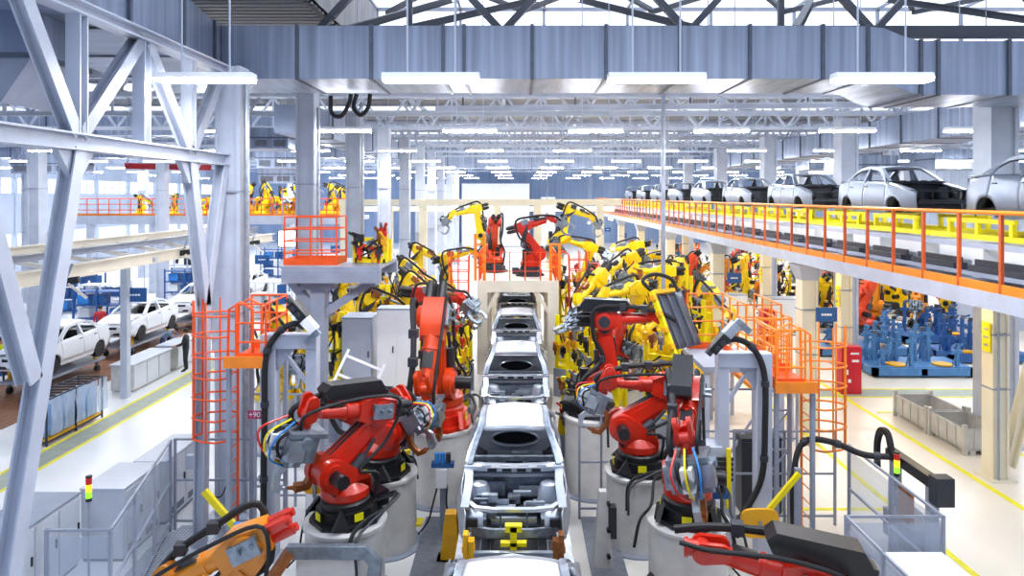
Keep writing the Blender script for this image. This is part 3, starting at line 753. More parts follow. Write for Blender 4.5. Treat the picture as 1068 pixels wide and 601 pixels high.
for i in range(9):
    yr = 16.4+i*6.55; y = yr-2.3
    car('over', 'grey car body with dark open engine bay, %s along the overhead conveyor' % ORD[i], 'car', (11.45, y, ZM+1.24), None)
    lb = 'yellow skid under the %s grey car body on the overhead conveyor' % ORD[i]
    if sk is None:
        sk = thing('car_skid', lb, 'skid', (11.45, y, ZM+.74), 0)
        for s in (-1, 1):
            MB().bx(s*.95-.06, s*.95+.06, -3.25, 3.25, 0, .12).build('side_rail', 'yellow', sk)
            for yy in (-2.6, -1.6, -.6, .4, 1.5, 2.5): MB().bx(s*.95-.05, s*.95+.05, yy-.05, yy+.05, .12, .46).build('upright', 'yellow', sk)
            MB().bx(s*.95-.04, s*.95+.04, -2.7, -.5, .38, .48).build('upper_rail', 'yellow', sk); MB().bx(s*.95-.04, s*.95+.04, .3, 2.6, .38, .48).build('upper_rail', 'yellow', sk)
        for yy in (-2.6, -.6, 1.5, 2.6): MB().bx(-.95, .95, yy-.05, yy+.05, .02, .12).build('cross_bar', 'yellow', sk)
        ST = TREE(sk)
    else: dup(sk, (11.45, y, ZM+.74), None, lb, tree=ST)
# deck columns
for i, y in enumerate((21.2, 30.8, 40.4, 50.0, 59.6)):
    t = column(8.95, y, 0, ZM-.36, .5, 'cream column holding the outer edge of the overhead deck, %s away from the viewer' % ORD[i], 'cream')
    h = ZM-.36; MB().add([(-.25,-.25,h-.5),(.25,-.25,h-.5),(.25,.25,h-.5),(-.25,.25,h-.5),(-.42,-.42,h-.02),(.42,-.42,h-.02),(.42,.42,h-.02),(-.42,.42,h-.02)],[(0,1,5,4),(1,2,6,5),(2,3,7,6),(3,0,4,7),(4,5,6,7)]).build('capital', 'steel_white', t)
for i, y in enumerate((17.4, 25.5, 33.6, 41.7, 49.8, 57.9)):
    t = column(12.15, y, 0, ZM-.36, .42, 'cream inner column under the overhead deck, %s' % (['beside the two grey bins, with slanting brace', 'behind the tall red cabinet', 'behind the farther red cabinet', 'fourth along the row', 'fifth along the row', 'sixth along the row'][i]), 'cream')
    if i < 3:
        p = MB().box((-.24,-.02,3.6-.15*i),(.03,.3,.75)); p.build('number_plate', 'yellow', t)
        m = MB()
        for k in range(3): m.box((-.26,-.02,3.4+.2*k-.15*i),(.01,.16,.06))
        m.build('plate_mark', 'line_grey', t)
    if i == 0:
        MB().hbeam((.3,0,.3),(1.5,0,ZM-.4),.3,.26).build('slanting_brace', 'cream', t)
        MB().cyl((-.1,-.26,0),(-.1,-.26,4.8),.03,n=6).build('conduit', 'steel_grey', t)
# ------------------------------------------------------------------ six-axis welding robots
_RM = {}
def rmesh(key, fn, mt):
    k = (key, mt)
    if k not in _RM:
        m = MB(); fn(m); _RM[k] = m.mesh(key, mt)
    return _RM[k]
def stadium(p, q, r1, r2, n=10):
    (x0, z0), (x1, z1) = p, q; a = math.atan2(z1-z0, x1-x0); o = []
    for i in range(n+1): t = a+pi/2+pi*i/n; o.append((x0+r1*cos(t), z0+r1*sin(t)))
    for i in range(n+1): t = a-pi/2+pi*i/n; o.append((x1+r2*cos(t), z1+r2*sin(t)))
    return o
L1, L2, SHX, SHZ = 1.2, 1.35, .38, .92
def f_base(m):
    o = [(.58,.25),(.25,.58),(-.3,.58),(-.62,.3),(-.62,-.3),(-.3,-.58),(.25,-.58),(.58,-.25)]
    m.prism(o, 0, .07, 'z'); m.prism([(x*.82,y*.82) for x, y in o], .07, .26, 'z'); m.lathe([(.44,.26),(.44,.36),(.40,.40)], 20); m.bx(-.78,-.5,-.2,.2,.07,.34)
    for s in (-1, 1): m.add([(.52,s*.5-.04,.07),(.52,s*.5+.04,.07),(.3,s*.42+.04,.34),(.3,s*.42-.04,.34),(.2,s*.5-.04,.07),(.2,s*.5+.04,.07)],[(0,1,2,3),(3,2,5,4),(0,3,4),(1,5,2)])
def f_carousel(m):
    m.lathe([(.40,.40),(.43,.44),(.43,.56),(.36,.64),(.3,.7)], 22)
    m.prism(stadium((-.1,.62),(SHX,SHZ),.26,.27), -.30, -.14); m.prism(stadium((-.1,.62),(SHX,SHZ),.26,.27), .16, .30)
    m.bx(-.34,.3,-.3,.3,.5,.72)
    m.cyl((SHX,-.42,SHZ),(SHX,.36,SHZ),.2,n=18)
def f_cmotor(m): m.cyl((-.25,-.1,.7),(-.25,-.1,1.12),.11,n=12)
def f_smotor(m): m.cyl((SHX,.36,SHZ),(SHX,.66,SHZ),.12,n=12)
def f_lower(m):
    m.prism(stadium((0,0),(0,L1),.235,.17), -.13, .13); m.cyl((0,-.17,0),(0,.15,0),.21,n=18); m.cyl((0,-.16,L1),(0,.16,L1),.16,n=16)
    m.prism([(-.13,.25),(.13,.25),(.10,L1-.22),(-.10,L1-.22)], -.155, .155)
def f_cbal(m): m.cyl((-.30,.2,-.15),(-.24,.2,.62),.1,n=12); m.cyl((-.24,.2,.62),(-.14,.2,.95),.035,n=8); m.cyl((-.31,.2,-.2),(-.3,.2,-.15),.075,n=12)
def f_upper(m):
    m.cyl((0,-.3,0),(0,.26,0),.21,n=18); m.prism([(-.32,-.16),(.22,-.2),(.42,-.13),(.42,.17),(.16,.27),(-.32,.2)], -.2, .2)
    m.cyl((.36,0,.02),(.62,0,.02),.165,.145,n=16); m.cyl((.62,0,.02),(L2-.22,0,.02),.14,.1,n=16); m.cyl((.6,0,.02),(.66,0,.02),.165,n=16)
def f_umotor(m):
    for y, z in ((-.12,.1),(.12,.1),(0,-.08)): m.cyl((-.32,y,z),(-.62,y,z),.085,n=12); m.cyl((-.62,y,z),(-.68,y,z),.06,n=12)
def f_wrist(m):
    m.prism(stadium((-.24,.02),(0,0),.11,.13), -.15, -.08); m.prism(stadium((-.24,.02),(0,0),.11,.13), .08, .15); m.cyl((0,-.18,0),(0,.18,0),.11,n=16)
    m.cyl((0,0,0),(.17,0,0),.1,n=16); m.cyl((.17,0,0),(.22,0,0),.12,n=16)
def f_gunbody(m):
    m.bx(.02,.4,-.2,.2,-.16,.24); m.bx(0,.06,-.24,.24,-.24,.26); m.bx(.1,.36,-.27,.27,-.04,.02); m.bx(.34,.5,-.1,.1,-.05,.16); m.cyl((.1,.17,.05),(.1,.32,.05),.07,n=10); m.cyl((.25,.0,.2),(.25,0,.42),.075,n=10)
    m.bx(.06,.3,-.24,-.17,-.1,.12); m.cyl((.2,-.2,.1),(.2,-.2,.34),.05,n=10)
def f_gunarm(m):
    m.sweep([(.3,0,-.1),(.4,0,-.28),(.6,0,-.34),(.8,0,-.28),(.82,0,-.12)], .1, .1, (0,1,0)); m.cyl((.82,0,-.14),(.82,0,-.02),.035,.02,n=8)
def f_guntop(m): m.sweep([(.45,0,.08),(.62,0,.18),(.81,0,.15),(.82,0,.08)], .09, .08, (0,1,0)); m.cyl((.82,0,.1),(.82,0,.02),.035,.02,n=8)
def f_gunhose(m):
    for k, (y, z) in enumerate(((.1,.25),(-.08,.22),(.0,.3))): m.tube(arc([(-.05,y,.1),(.1,y*1.4,z+.1),(.3,y*1.2,z+.06),(.45,y*.5,.12)], 4), .02, 6)
def f_box(m): m.prism([(-.55,-.12),(.5,-.12),(.6,.02),(.5,.14),(-.5,.2),(-.62,.05)], -.18, .18); m.bx(-.7,-.55,-.14,.14,-.08,.02)
def place(loc, rz=0, ry=0, sc=1): return M.Translation(V(loc)) @ M.Rotation(rz, 4, 'Z') @ M.Rotation(ry, 4, 'Y')
def robot(label, loc, yaw, a2, p3, color='robot_red', a5=-40, roll=0, a1=None, group=None, tool='gun', sc=1., detail=2, basecol='black', name='welding_robot', hose=True, box=True, boxx=.05, motor='black', gsc=1.):
    """yaw: heading of the arm in degrees; a2: lean of the lower arm; p3: forearm pitch above level; a5: wrist bend"""
    t = thing(name, label, 'robot', V(loc)+V((0,0,.004)), R(yaw), group); t.scale = (sc, sc, sc)
    I = M.Identity(4)
    ob = link('base', rmesh('base', f_base, basecol), t, 0, M.Rotation(-R(yaw)*0, 4, 'Z'))
    if detail > 1:
        for s in (0, 1, 2, 3):
            a = R(90*s); 
            if s in (0, 2): MB().box((.0,0,0),(.012,.17,.13)).build('warning_label', 'line_yellow', ob, 0, loc=M.Rotation(a, 4, 'Z') @ M.Translation((.53 if s == 0 else .8, 0, .17)))
            else: MB().box((0,0,0),(.012,.17,.13)).build('warning_label', 'line_yellow', ob, 0, loc=M.Rotation(a, 4, 'Z') @ M.Translation((.49, 0, .17)))
    oc = link('carousel', rmesh('carousel', f_carousel, color), t)
    link('motor', rmesh('motor', f_cmotor, 'black'), oc); link('motor', rmesh('shoulder_motor', f_smotor, 'black'), oc)
    ml = place((SHX, 0, SHZ), 0, R(a2)); lo = link('lower_arm', rmesh('lower_arm', f_lower, color), t, 0, ml)
    link('counterbalance', rmesh('counterbalance', f_cbal, 'charcoal'), lo)
    if detail > 1:
        for zz in (0, L1): link('joint_cap', rmesh('joint_cap', lambda m: (m.cyl((0,-.2,0),(0,-.165,0),.13,n=16), m.cyl((0,-.215,0),(0,-.2,0),.06,n=10)), 'charcoal'), lo, 0, M.Translation((0,0,zz)))
        link('cable_tray', rmesh('cable_tray', lambda m: (m.bx(.1,.17,-.12,.12,.3,.85), m.cyl((.2,.06,.2),(.2,.06,.95),.03,n=8), m.cyl((.2,-.06,.2),(.2,-.06,.95),.03,n=8)), 'black'), lo)
        link('valve_block', rmesh('valve_block', lambda m: (m.bx(-.2,.15,.2,.3,-.1,.16), m.cyl((-.12,.3,.05),(-.12,.4,.05),.035,n=8), m.cyl((.05,.3,.05),(.05,.4,.05),.035,n=8)), 'gun_grey'), up_later) if 0 else None
        for k, (ya, ra) in enumerate(((.5,.035),(.62,.025),(-.55,.03))):
            MB().tube(arc([V((-.55,ya*.3,.2)), V((-.8,ya*.8,.35)), V((-.5,ya*1.15,.22+.1*k)), V((-.05,ya*1.2,.12)), V((.3,ya*1.5,-.02)), V((.35,ya*1.68,-.5))], 5), ra, 6).build('floor_cable', 'rubber' if k != 1 else 'charcoal', t)
    el = ml @ V((0, 0, L1)); mu = place(el, 0, -R(p3)) @ M.Translation((.0, 0, .18)); up = link('upper_arm', rmesh('upper_arm', f_upper, color), t, 0, mu)
    link('motor', rmesh('wrist_motor', f_umotor, motor), up)
    if hose and box and detail > 1: link('cable_box', rmesh('cable_box', f_box, 'black'), up, 0, M.Translation((boxx,-.1,.36)))
    if detail > 1:
        link('valve_block', rmesh('valve_block', lambda m: (m.bx(-.2,.2,.2,.3,-.1,.16), m.cyl((-.12,.3,.05),(-.12,.4,.05),.035,n=8), m.cyl((.05,.3,.05),(.05,.4,.05),.035,n=8)), 'gun_grey'), up)
        link('joint_cap', rmesh('elbow_cap', lambda m: (m.cyl((0,-.35,0),(0,-.3,0),.14,n=16), m.cyl((.02,-.38,0),(.02,-.35,0),.07,n=10)), 'charcoal'), up)
        link('name_strip', rmesh('name_strip', lambda m: m.bx(.7,1.0,-.1,.1,.135,.15), 'black'), up)
    if detail == 1:
        link('cable_bundle', rmesh('cable_bundle', lambda m: [m.tube(arc([(-.15,-.22,.1+.1*k),(-.35+.05*k,-.3,.4),(-.2-.1*k,-.24,.8),(.1,-.3,1.1+.05*k),(.3,-.25,1.35)],4),.035,6) for k in range(3)], 'charcoal'), lo)
        link('dress_bracket', rmesh('dress_bracket', lambda m: (m.box((.15,-.28,.2),(.3,.12,.2)), m.bx(.14,.2,-.3,.1,.2,.34)), RND.choice(['copper','charcoal','gun_grey'])), up); link('valve_unit', rmesh('valve_unit', lambda m: (m.box((.7,0,.22),(.26,.2,.14)), m.cyl((.6,-.2,.2),(1.1,-.2,.15),.05,n=8), m.bx(.66,.74,-.22,.1,.12,.22)), RND.choice(['copper','charcoal','gun_grey'])), up)
    mw = mu @ M.Translation((L2, 0, .02)) @ M.Rotation(R(roll), 4, 'X') @ M.Rotation(-R(a5), 4, 'Y'); wr = link('wrist', rmesh('wrist', f_wrist, color), t, 0, mw)
    mg = mw @ M.Translation((.22, 0, 0))
    if tool == 'gun':
        g = link('weld_gun', rmesh('weld_gun', f_gunbody, 'gun_grey'), t, 0, mg @ M.Scale(gsc, 4))
        link('gun_arm', rmesh('gun_arm', f_gunarm, 'copper' if detail > 1 else 'gun_grey'), g); link('gun_electrode', rmesh('gun_electrode', f_guntop, 'silver'), g); link('gun_cable', rmesh('gun_cable', f_gunhose, 'rubber'), g)
        if detail > 1:
            for k, (yy, zz, cc) in enumerate(((.22,.14,'silver'),(-.22,.14,'silver'),(0,.3,'white'))): link('transformer', rmesh('transformer%d' % k, lambda m: (m.bx(.08,.34,yy-.07,yy+.07,zz-.1,zz+.12), m.cyl((.34,yy,zz),(.42,yy,zz),.035,n=8)), cc), g)
            for k, cc in enumerate(('sky_blue','yellow','lens_red')): link('water_hose', rmesh('water_hose%d' % k, lambda m: m.tube(arc([(-.1,.1-.1*k,.2),(.1,.16-.16*k,.42+.04*k),(.36,.12-.12*k,.4),(.5,.05-.05*k,.14)],4),.013,6), cc), g)
    elif tool == 'grip':
        g = link('gripper', rmesh('gripper', lambda m: (m.bx(.0,.1,-.25,.25,-.25,.25), m.bx(.1,.18,-.06,.06,-.8,.8), m.bx(.1,.18,-.6,.6,-.06,.06), m.bx(.1,.18,-.6,.6,.6,.7), m.bx(.1,.18,-.6,.6,-.7,-.6), [m.cyl((.18,y,z),(.3,y,z),.07,n=8) for y in (-.55,.55) for z in (-.65,.65)]), 'yellow'), t, 0, mg)
    if hose:
        e = V(el); w = mw.translation; d = (w-e)
        q = lambda p: p
        r_ = .055 if detail > 1 else .045
        pts = [V((-.35,-.34,.35)), V((-.25,-.42,.9)), ml @ V((-.12,-.3,.5)), ml @ V((-.28,-.33,L1-.1)), mu @ V((-.2,-.36,.34)), mu @ V((.45,-.26,.36)), mu @ V((.95,-.22,.3)), mw @ V((.0,-.24,.16)), mg @ V((.12,-.22,.1))]
        MB().tube(arc(pts, 5), r_, 8).build('dress_pack', 'rubber', t)
        if detail > 1:
            for p in (pts[2], pts[5], pts[6]): MB().box(p, (.16,.16,.16)).build('hose_clamp', 'charcoal', t, .01)
            MB().tube(arc([V((-.4,.3,.3)), V((-.42,.42,.8)), ml @ V((-.3,.3,.4)), ml @ V((-.32,.26,1.1)), mu @ V((-.35,.25,.2)), mu @ V((.35,.24,.3)), mw @ V((-.1,.22,.1)), mg @ V((.06,.15,.12))], 5), .03, 8).build('dress_pack', 'rubber', t)
    return t
def pedestal(label, x, y, z, r=.66, kind='round', mt='concrete_white'):
    t = thing('robot_pedestal', label, 'pedestal', (x, y, 0))
    m = MB(); m.lathe([(r*1.04,0),(r,.03),(r,z-.1),(r+.04,z-.08),(r+.04,z-.02),(r,z)], 36); m.build('body', mt, t)
    MB().lathe([(r*1.22,0),(r*1.22,.035),(r*.9,.04)], 28).build('floor_flange', 'steel_grey', t)
    return t
# front pair beside the line
z = 1.40
pedestal('round pale pedestal of the front right red robot', 3.05, 12.3, z, .70); pedestal('round pale pedestal of the front left red robot', -3.12, 12.3, z, .70)
robot('red welding robot on the front right pedestal, grey gun hanging towards the viewer', (3.05,12.3,z), -106, -24, -16, 'robot_red', -70, 12, gsc=1.35)
robot('red welding robot on the front left pedestal, grey gun turned away from the line', (-3.12,12.3,z), -138, -54, 8, 'robot_red', -85, -10, boxx=.5, gsc=1.35)
# second pair, arms reaching the bodies
z = 1.52
pedestal('round pale pedestal half hidden behind the front right robot', 2.45, 14.2, z, .62); pedestal('round pale pedestal half hidden behind the front left robot', -2.75, 14.1, z, .62)
robot('red robot behind the front right one, forearm reaching level towards the line', (2.5,14.2,z), 178, -60, 3, 'robot_red', -70, 0, box=False)
robot('red robot behind the front left one, forearm reaching level towards the line', (-2.85,14.0,z), -18, -78, 5, 'robot_red', -60, 0, box=False)
# tall third pair
pedestal('tall broad pale pedestal of the upright orange robot left of the line', -1.85, 16.4, 1.72, .74); pedestal('tall broad pale pedestal of the panel-holding robot right of the line', 1.86, 16.8, 1.85, .72)
robot('upright orange robot left of the line, arm raised and gun folded down', (-1.85,16.4,1.72), -96, 4, -60, 'robot_orange', -40, 10, sc=1.22, box=False, basecol='robot_red')
robot('red robot right of the line holding the slanted grey door panel', (1.86,16.8,1.85), -8, -6, 2, 'robot_red', -20, 0, tool='none')
# foreground pair low at the frame edge
pedestal('low pedestal under the amber robot at the lower left frame edge', -4.15, 9.6, .3, .6); pedestal('low pedestal under the red robot at the lower right frame edge', 3.2, 9.45, .15, .6)
robot('amber robot low at the bottom edge left of the line', (-4.15,9.6,.3), -172, -42, -24, 'robot_amber', -30, 15, detail=2, box=False, motor='robot_red')
robot('red robot low at the bottom frame edge right of the line, black box on it', (3.2,9.45,.15), 168, -66, 11, 'robot_red', -10, 0, sc=1.12, tool='none')

# the slanted door panel on its gripper frame
PX = V((.28,-.35,-.9)).normalized(); PZ = V((.80,.42,-.34)); PZ = (PZ-PX*PZ.dot(PX)).normalized(); PY = PZ.cross(PX)
PM = M((PX, PY, PZ)).transposed().to_euler()
pn = thing('door_panel', 'slanted dark grey ribbed car panel held up by a robot right of the line', 'panel', (3.78, 16.5, 4.18))
pn.rotation_euler = PM
m = MB(); m.grid(lambda a, b: (-.68+1.36*a, -.02+.03*sin(pi*b), -.46+1.05*b), 6, 6); m.build('skin_panel', 'panel_grey', pn, 0, solid=.02)
for k in (-.3, 0, .3): MB().bar((-.66,-.04,k),(.66,-.04,k+.05),.03,.05,(0,1,0)).build('stiffener', 'steel_dark', pn)
gf = thing('gripper_frame', 'yellow gripper frame along the edge of the slanted grey panel', 'gripper', (3.78, 16.5, 4.18)); gf.rotation_euler = PM
MB().bx(-.78,.86,-.1,.02,-.54,-.45).build('frame_bar', 'yellow', gf); MB().bx(-.78,-.69,-.1,.02,-.5,.3).build('frame_bar', 'yellow_deep', gf); MB().bx(.0,.1,.03,.14,-.5,.4).build('frame_bar', 'yellow', gf); MB().bx(-.7,.5,.06,.14,-.04,.06).build('frame_bar', 'yellow', gf)
for x in (-.6, -.2, .2, .6): MB().cyl((x,-.02,-.45),(x,-.02,-.36),.05,n=8).build('suction_pad', 'rubber', gf); MB().bx(x-.06,x+.06,-.14,-.02,-.62,-.5).build('clamp', 'yellow_deep', gf)
MB().tube(arc([(-.72,.05,-.3),(-1.1,.1,-.5),(-1.2,.0,-.1),(-1.0,-.1,.3),(-.7,-.05,.4)],6),.05,8).build('cable', 'rubber', gf)

# ------------------------------------------------------------------ robots farther up: yellow crowd on both sides
specs = [ # x, y, z, yaw, a2, p3, colour, phrase
 (-6.9,19.4,1.5,-5,-15,-30,'robot_yellow'), (-5.5,22.3,1.5,5,5,-20,'robot_yellow'), (-3.4,22.2,1.7,-60,-10,-10,'robot_red'), (-4.4,24.6,1.9,-20,10,-35,'robot_yellow'),
 (-6.6,25.6,1.8,-35,-20,0,'robot_yellow'), (-2.9,26.3,1.4,40,-35,-25,'robot_red'), (-4.9,28.2,2.0,-10,0,-30,'robot_yellow'), (-7.4,29.2,1.8,-60,10,-35,'robot_yellow'), (-3.6,31.5,2,-15,-5,10,'robot_yellow'), (-5.3,34,2.2,-30,0,-20,'robot_yellow'),
 (3.0,20.4,1.5,215,-25,0,'robot_red'), (4.9,20.6,1.6,190,0,-35,'robot_yellow'), (4.2,23.0,1.8,200,-10,-10,'robot_yellow'), (6.2,23.4,1.7,200,0,-30,'robot_yellow'),
 (3.5,25.8,1.9,215,5,-40,'robot_yellow'), (5.8,26.4,2.0,180,-15,0,'robot_yellow'), (3.2,28.6,1.9,200,-25,-15,'robot_red'), (5.2,29.4,2.2,190,-5,-30,'robot_yellow'), (7.3,30,1.9,205,5,-25,'robot_yellow'), (3.6,33,2.4,190,-10,15,'robot_yellow'), (6.2,34,2.4,190,-5,-10,'robot_yellow'),
]
nl = {}
for i, (x, y, z, yaw, a2, p3, c) in enumerate(specs):
    sd = 'left' if x < 0 else 'right'; cn = c.split('_')[1]
    near = sum(1 for q in specs if (q[0] < 0) == (x < 0) and q[6] == c and q[1] < y)
    lb = '%s robot in the crowd %s of the line, %s of its colour going back' % (cn, sd, ORD[near])
    robot(lb, (x,y,z), yaw, a2, p3, c, -45, RND.uniform(-60,60), detail=1, basecol='charcoal' if c != 'robot_yellow' else 'robot_yellow')
    pedestal('pale pedestal of the %s %s robot %s of the line' % (ORD[near], cn, sd), x, y, z, .55)
# high yellow robots on the cream frame, red robot on the gantry deck
for i, (x, y, z, yaw, a2, p3, c, lb) in enumerate([
    (-1.6,36,4.2,180,10,-15,'robot_yellow','yellow robot high up left of the gantry, under the cream frame'),
    (1.9,36,4.2,10,15,-20,'robot_yellow','yellow robot high up right of the gantry, arm slanting down'),
    (.5,29.4,3.76,4,-36,14,'robot_red','red robot standing on the white gantry deck over the line'),
    (-1.1,31.0,3.76,100,-20,-20,'robot_orange','orange robot at the back of the gantry deck')]):
    if y == 36: MB_ = thing('robot_riser', 'tall cream column carrying the high yellow robot %s of the gantry' % ('left' if x < 0 else 'right'), 'column', (x, y, 0)); MB().bx(-.45,.45,-.45,.45,0,z-.05).build('shaft','cream',MB_); MB().bx(-.7,.7,-.7,.7,z-.05,z-.01).build('top_plate','steel_grey',MB_)
    robot(lb, (x,y,z), yaw, a2, p3, c, -40, 0, detail=1, basecol='charcoal')
# warm zone under the overhead deck
k = 0; FR = [(13.5,44),(15.8,47),(18,43),(20.5,46),(23,42),(17,52),(20,54),(23,50),(12.5,54),(14.8,58),(16.2,36.5),(18.6,38.5),(21.2,36),(24,37.5),(17.4,34.4),(19.4,36.9),(22.6,39.5),(25.5,40.5),(14.6,39.4),(20.3,41),(23.8,44.5),(16.8,40.2),(26.5,37.5),(27.5,43),(10.4,43.5),(10.6,50),(12.4,47.5)]
for (x, y) in FR:
    nb = sum(1 for j, q in enumerate(FR) if (j < 14) == (k < 14) and q[1] < y)
    c = ('robot_amber','robot_yellow','robot_orange')[k % 3]
    robot('%s robot %s, %s robot there going back' % (c.split('_')[1], 'under the overhead deck' if k < 14 else 'behind the blue pallets', ORD[nb]), (x,y,.25), 150+70*sin(k*2.3), -15+20*sin(k*1.7), -20+25*sin(k*3.1), c, -30, 0, detail=1, basecol='charcoal', sc=1.15)
    pedestal('low plinth of the %s robot %s, %s robot there going back' % (c.split('_')[1], 'under the overhead deck' if k < 14 else 'behind the blue pallets', ORD[nb]), x, y, .25, .7); k += 1
# ------------------------------------------------------------------ generic builders for rails, fences, ladders
def railing(label, pts, z, h=1.1, mt='orange', name='guard_railing', mids=2, step=.9, r=.022, toe=True, cat='railing', kick='orange'):
    P = [V((x, y, 0)) for x, y in pts]; t = thing(name, label, cat, (P[0].x, P[0].y, z)); o = P[0]
    for k in range(mids+1):
        hh = h*(mids+1-k)/(mids+1)
        MB().tube([p-o+V((0,0,hh)) for p in P], r, 6).build('top_rail' if k == 0 else 'mid_rail', mt, t)
    if toe: MB().sweep([p-o+V((0,0,.08)) for p in P], .02, .16).build('toe_board', kick, t)
    for a, b in zip(P[:-1], P[1:]):
        n = max(1, int(round((b-a).length/step)))
        for i in range(n+(b is P[-1] or (b-P[-1]).length < 1e-6)):
            p = a+(b-a)*i/n-o
            MB().cyl(p, p+V((0,0,h)), r*1.1, n=6).build('post', mt, t)
    return t
def fence(label, pts, z=0, h=1.9, panels=(), mt='steel_grey', step=1.3, rails=(0.1, .55, 1.), w=.05):
    P = [V((x, y, 0)) for x, y in pts]; t = thing('safety_fence', label, 'fence', (P[0].x, P[0].y, z)); o = P[0]
    for k in rails: MB().sweep([p-o+V((0,0,h*k)) for p in P], w*.8, w*.8).build('rail', mt, t)
    for j, (a, b) in enumerate(zip(P[:-1], P[1:])):
        n = max(1, int(round((b-a).length/step)))
        for i in range(n+(j == len(P)-2)):
            p = a+(b-a)*i/n-o; MB().bx(p.x-w/2, p.x+w/2, p.y-w/2, p.y+w/2, 0, h+.02).build('post', mt, t)
        if j in panels:
            for i in range(n):
                p = a+(b-a)*(i+.03)/n-o; q = a+(b-a)*(i+.97)/n-o
                MB().bar(p+V((0,0,h*.52)), q+V((0,0,h*.52)), .008, h*.86).build('clear_panel', 'fence_clear', t)
    return t
def caged_ladder(label, x, y, z0, z1, zc, s, mt='orange', rail_h=1.1):
    """ladder in the plane x, climbing side s (-1 or 1 along x), cage from zc up"""
    t = thing('caged_ladder', label, 'ladder', (x, y, z0)); H_ = z1-z0
    for d in (-.24, .24):
        MB().tube([(0,d,0),(0,d,H_),(-s*.02,d,H_+rail_h-.15),(-s*.25,d,H_+rail_h),(-s*.5,d,H_+rail_h-.15),(-s*.5,d,H_)], .028, 6).build('stringer', mt, t)
    k = 0
    while k*.3 < H_-.1: MB().cyl((0,-.24,.2+k*.3),(0,.24,.2+k*.3),.014,n=6).build('rung', mt, t); k += 1
    def hoop(z): return [(s*.82*sin(pi*i/12)*(1 if 0 < i < 12 else 1), -.38*cos(pi*i/12)*1.0 if 0 < i < 12 else (-.24 if i == 0 else .24), z) for i in range(13)]
    z = zc-z0
    while z <= H_+rail_h+.01: MB().tube(hoop(z), .021, 6).build('cage_hoop', mt, t); z += .42
    for i in (2, 4, 6, 8, 10):
        p = hoop(0)[i]; MB().cyl((p[0],p[1],zc-z0),(p[0],p[1],H_+rail_h),.02,n=6).build('cage_bar', mt, t)
    return t
def stack_light(label, x, y, z, base=0, col=('lens_red','lens_amber','lens_green')):
    t = thing('signal_tower', label, 'signal lamp', (x, y, z))
    MB().cyl((0,0,base-z),(0,0,0),.018,n=8).build('pole', 'steel_grey', t)
    MB().cyl((0,0,0),(0,0,.06),.05,n=12).build('socket', 'black', t)
    for k, c in enumerate(col[::-1]): MB().cyl((0,0,.06+k*.12),(0,0,.17+k*.12),.05,n=14).build('lens', c, t)
    MB().cyl((0,0,.06+len(col)*.12),(0,0,.09+len(col)*.12),.052,n=12).build('cap', 'black', t)
    return t
def cabinet(label, x0, x1, y0, y1, z0, z1, mt='cabinet', top='cabinet_top', doors=2, name='control_cabinet', front='-y', cat='cabinet', vent=True):
    t = thing(name, label, cat, ((x0+x1)/2, (y0+y1)/2, z0)); w, d, h = (x1-x0)/2, (y1-y0)/2, z1-z0
    MB().bx(-w, w, -d, d, .06, h-.04).build('body', mt, t, .01)
    MB().bx(-w+.03, w-.03, -d+.03, d-.03, 0, .06).build('plinth', 'steel_dark', t)
    MB().bx(-w-.015, w+.015, -d-.015, d+.015, h-.04, h).build('top_plate', top, t, .006)
    for i in range(doors):
        if front == '-y':
            a, b = -w+2*w*i/doors+.02, -w+2*w*(i+1)/doors-.02
            o = MB().bx(a, b, -d-.025, -d, .1, h-.08).build('door', mt, t, .006)
            MB().bx(b-.09, b-.06, -d-.05, -d-.02, h*.5, h*.5+.18).build('handle', 'black', o)
            if vent: MB().bx(a+.08, b-.08, -d-.032, -d-.02, .16, .3).build('vent', 'steel_dark', o)
        else:
            s = 1 if front == '+x' else -1
            a, b = -d+2*d*i/doors+.02, -d+2*d*(i+1)/doors-.02
            o = MB().bx(min(s*w, s*(w+.025)), max(s*w, s*(w+.025)), a, b, .1, h-.08).build('door', mt, t, .006)
            MB().bx(min(s*(w+.02), s*(w+.05)), max(s*(w+.02), s*(w+.05)), b-.09, b-.06, h*.5, h*.5+.16).build('handle', 'black', o)
            if vent: MB().bx(min(s*(w+.02), s*(w+.032)), max(s*(w+.02), s*(w+.032)), a+.08, b-.08, .16, .3).build('vent', 'steel_dark', o)
    return t
def hose(label, pts, r=.045, mt='rubber', name='cable_hose', n=8):
    P = arc(pts, n); o = P[0]; t = thing(name, label, 'hose', o)
    MB().tube([p-o for p in P], r, 10).build('sheath', mt, t)
    for k in range(4, len(P)-2, max(4, len(P)//5)):
        d = (P[k+1]-P[k-1]).normalized()*.05; MB().cyl(P[k]-o-d, P[k]-o+d, r*1.35, n=10).build('clip', 'charcoal', t)
    return t

# ------------------------------------------------------------------ white gantry over the line
g = thing('line_gantry', 'white portal gantry straddling the car line with a deck on top', 'gantry', (-.05, 27.5, 0))
MB().bx(-1.62, 1.62, 0, 4.4, 3.62, 3.76).build('deck', 'beige', g)
for y in (.12, 4.28):
    MB().bx(-1.62, 1.62, y-.12, y+.12, 3.3, 3.62).build('cross_beam', 'beige', g)
    for s in (-1, 1):
        MB().bx(s*1.42-.2, s*1.42+.2, y-.14, y+.14, 0, 3.3).build('leg', 'beige', g)
        MB().bar((s*1.3, y, 2.4), (s*.75, y, 3.34), .14, .14, (0,1,0)).build('knee_brace', 'beige', g)
for s in (-1, 1): MB().bx(s*1.55-.08, s*1.55+.08, .1, 4.3, 3.36, 3.62).build('side_beam', 'beige', g)
railing('orange railing around the white gantry deck', [(-1.6,32),(-1.6,27.55),(1.5,27.55),(1.5,32)], 3.76, 1.15, 'orange', mids=2, step=.62, toe=False)
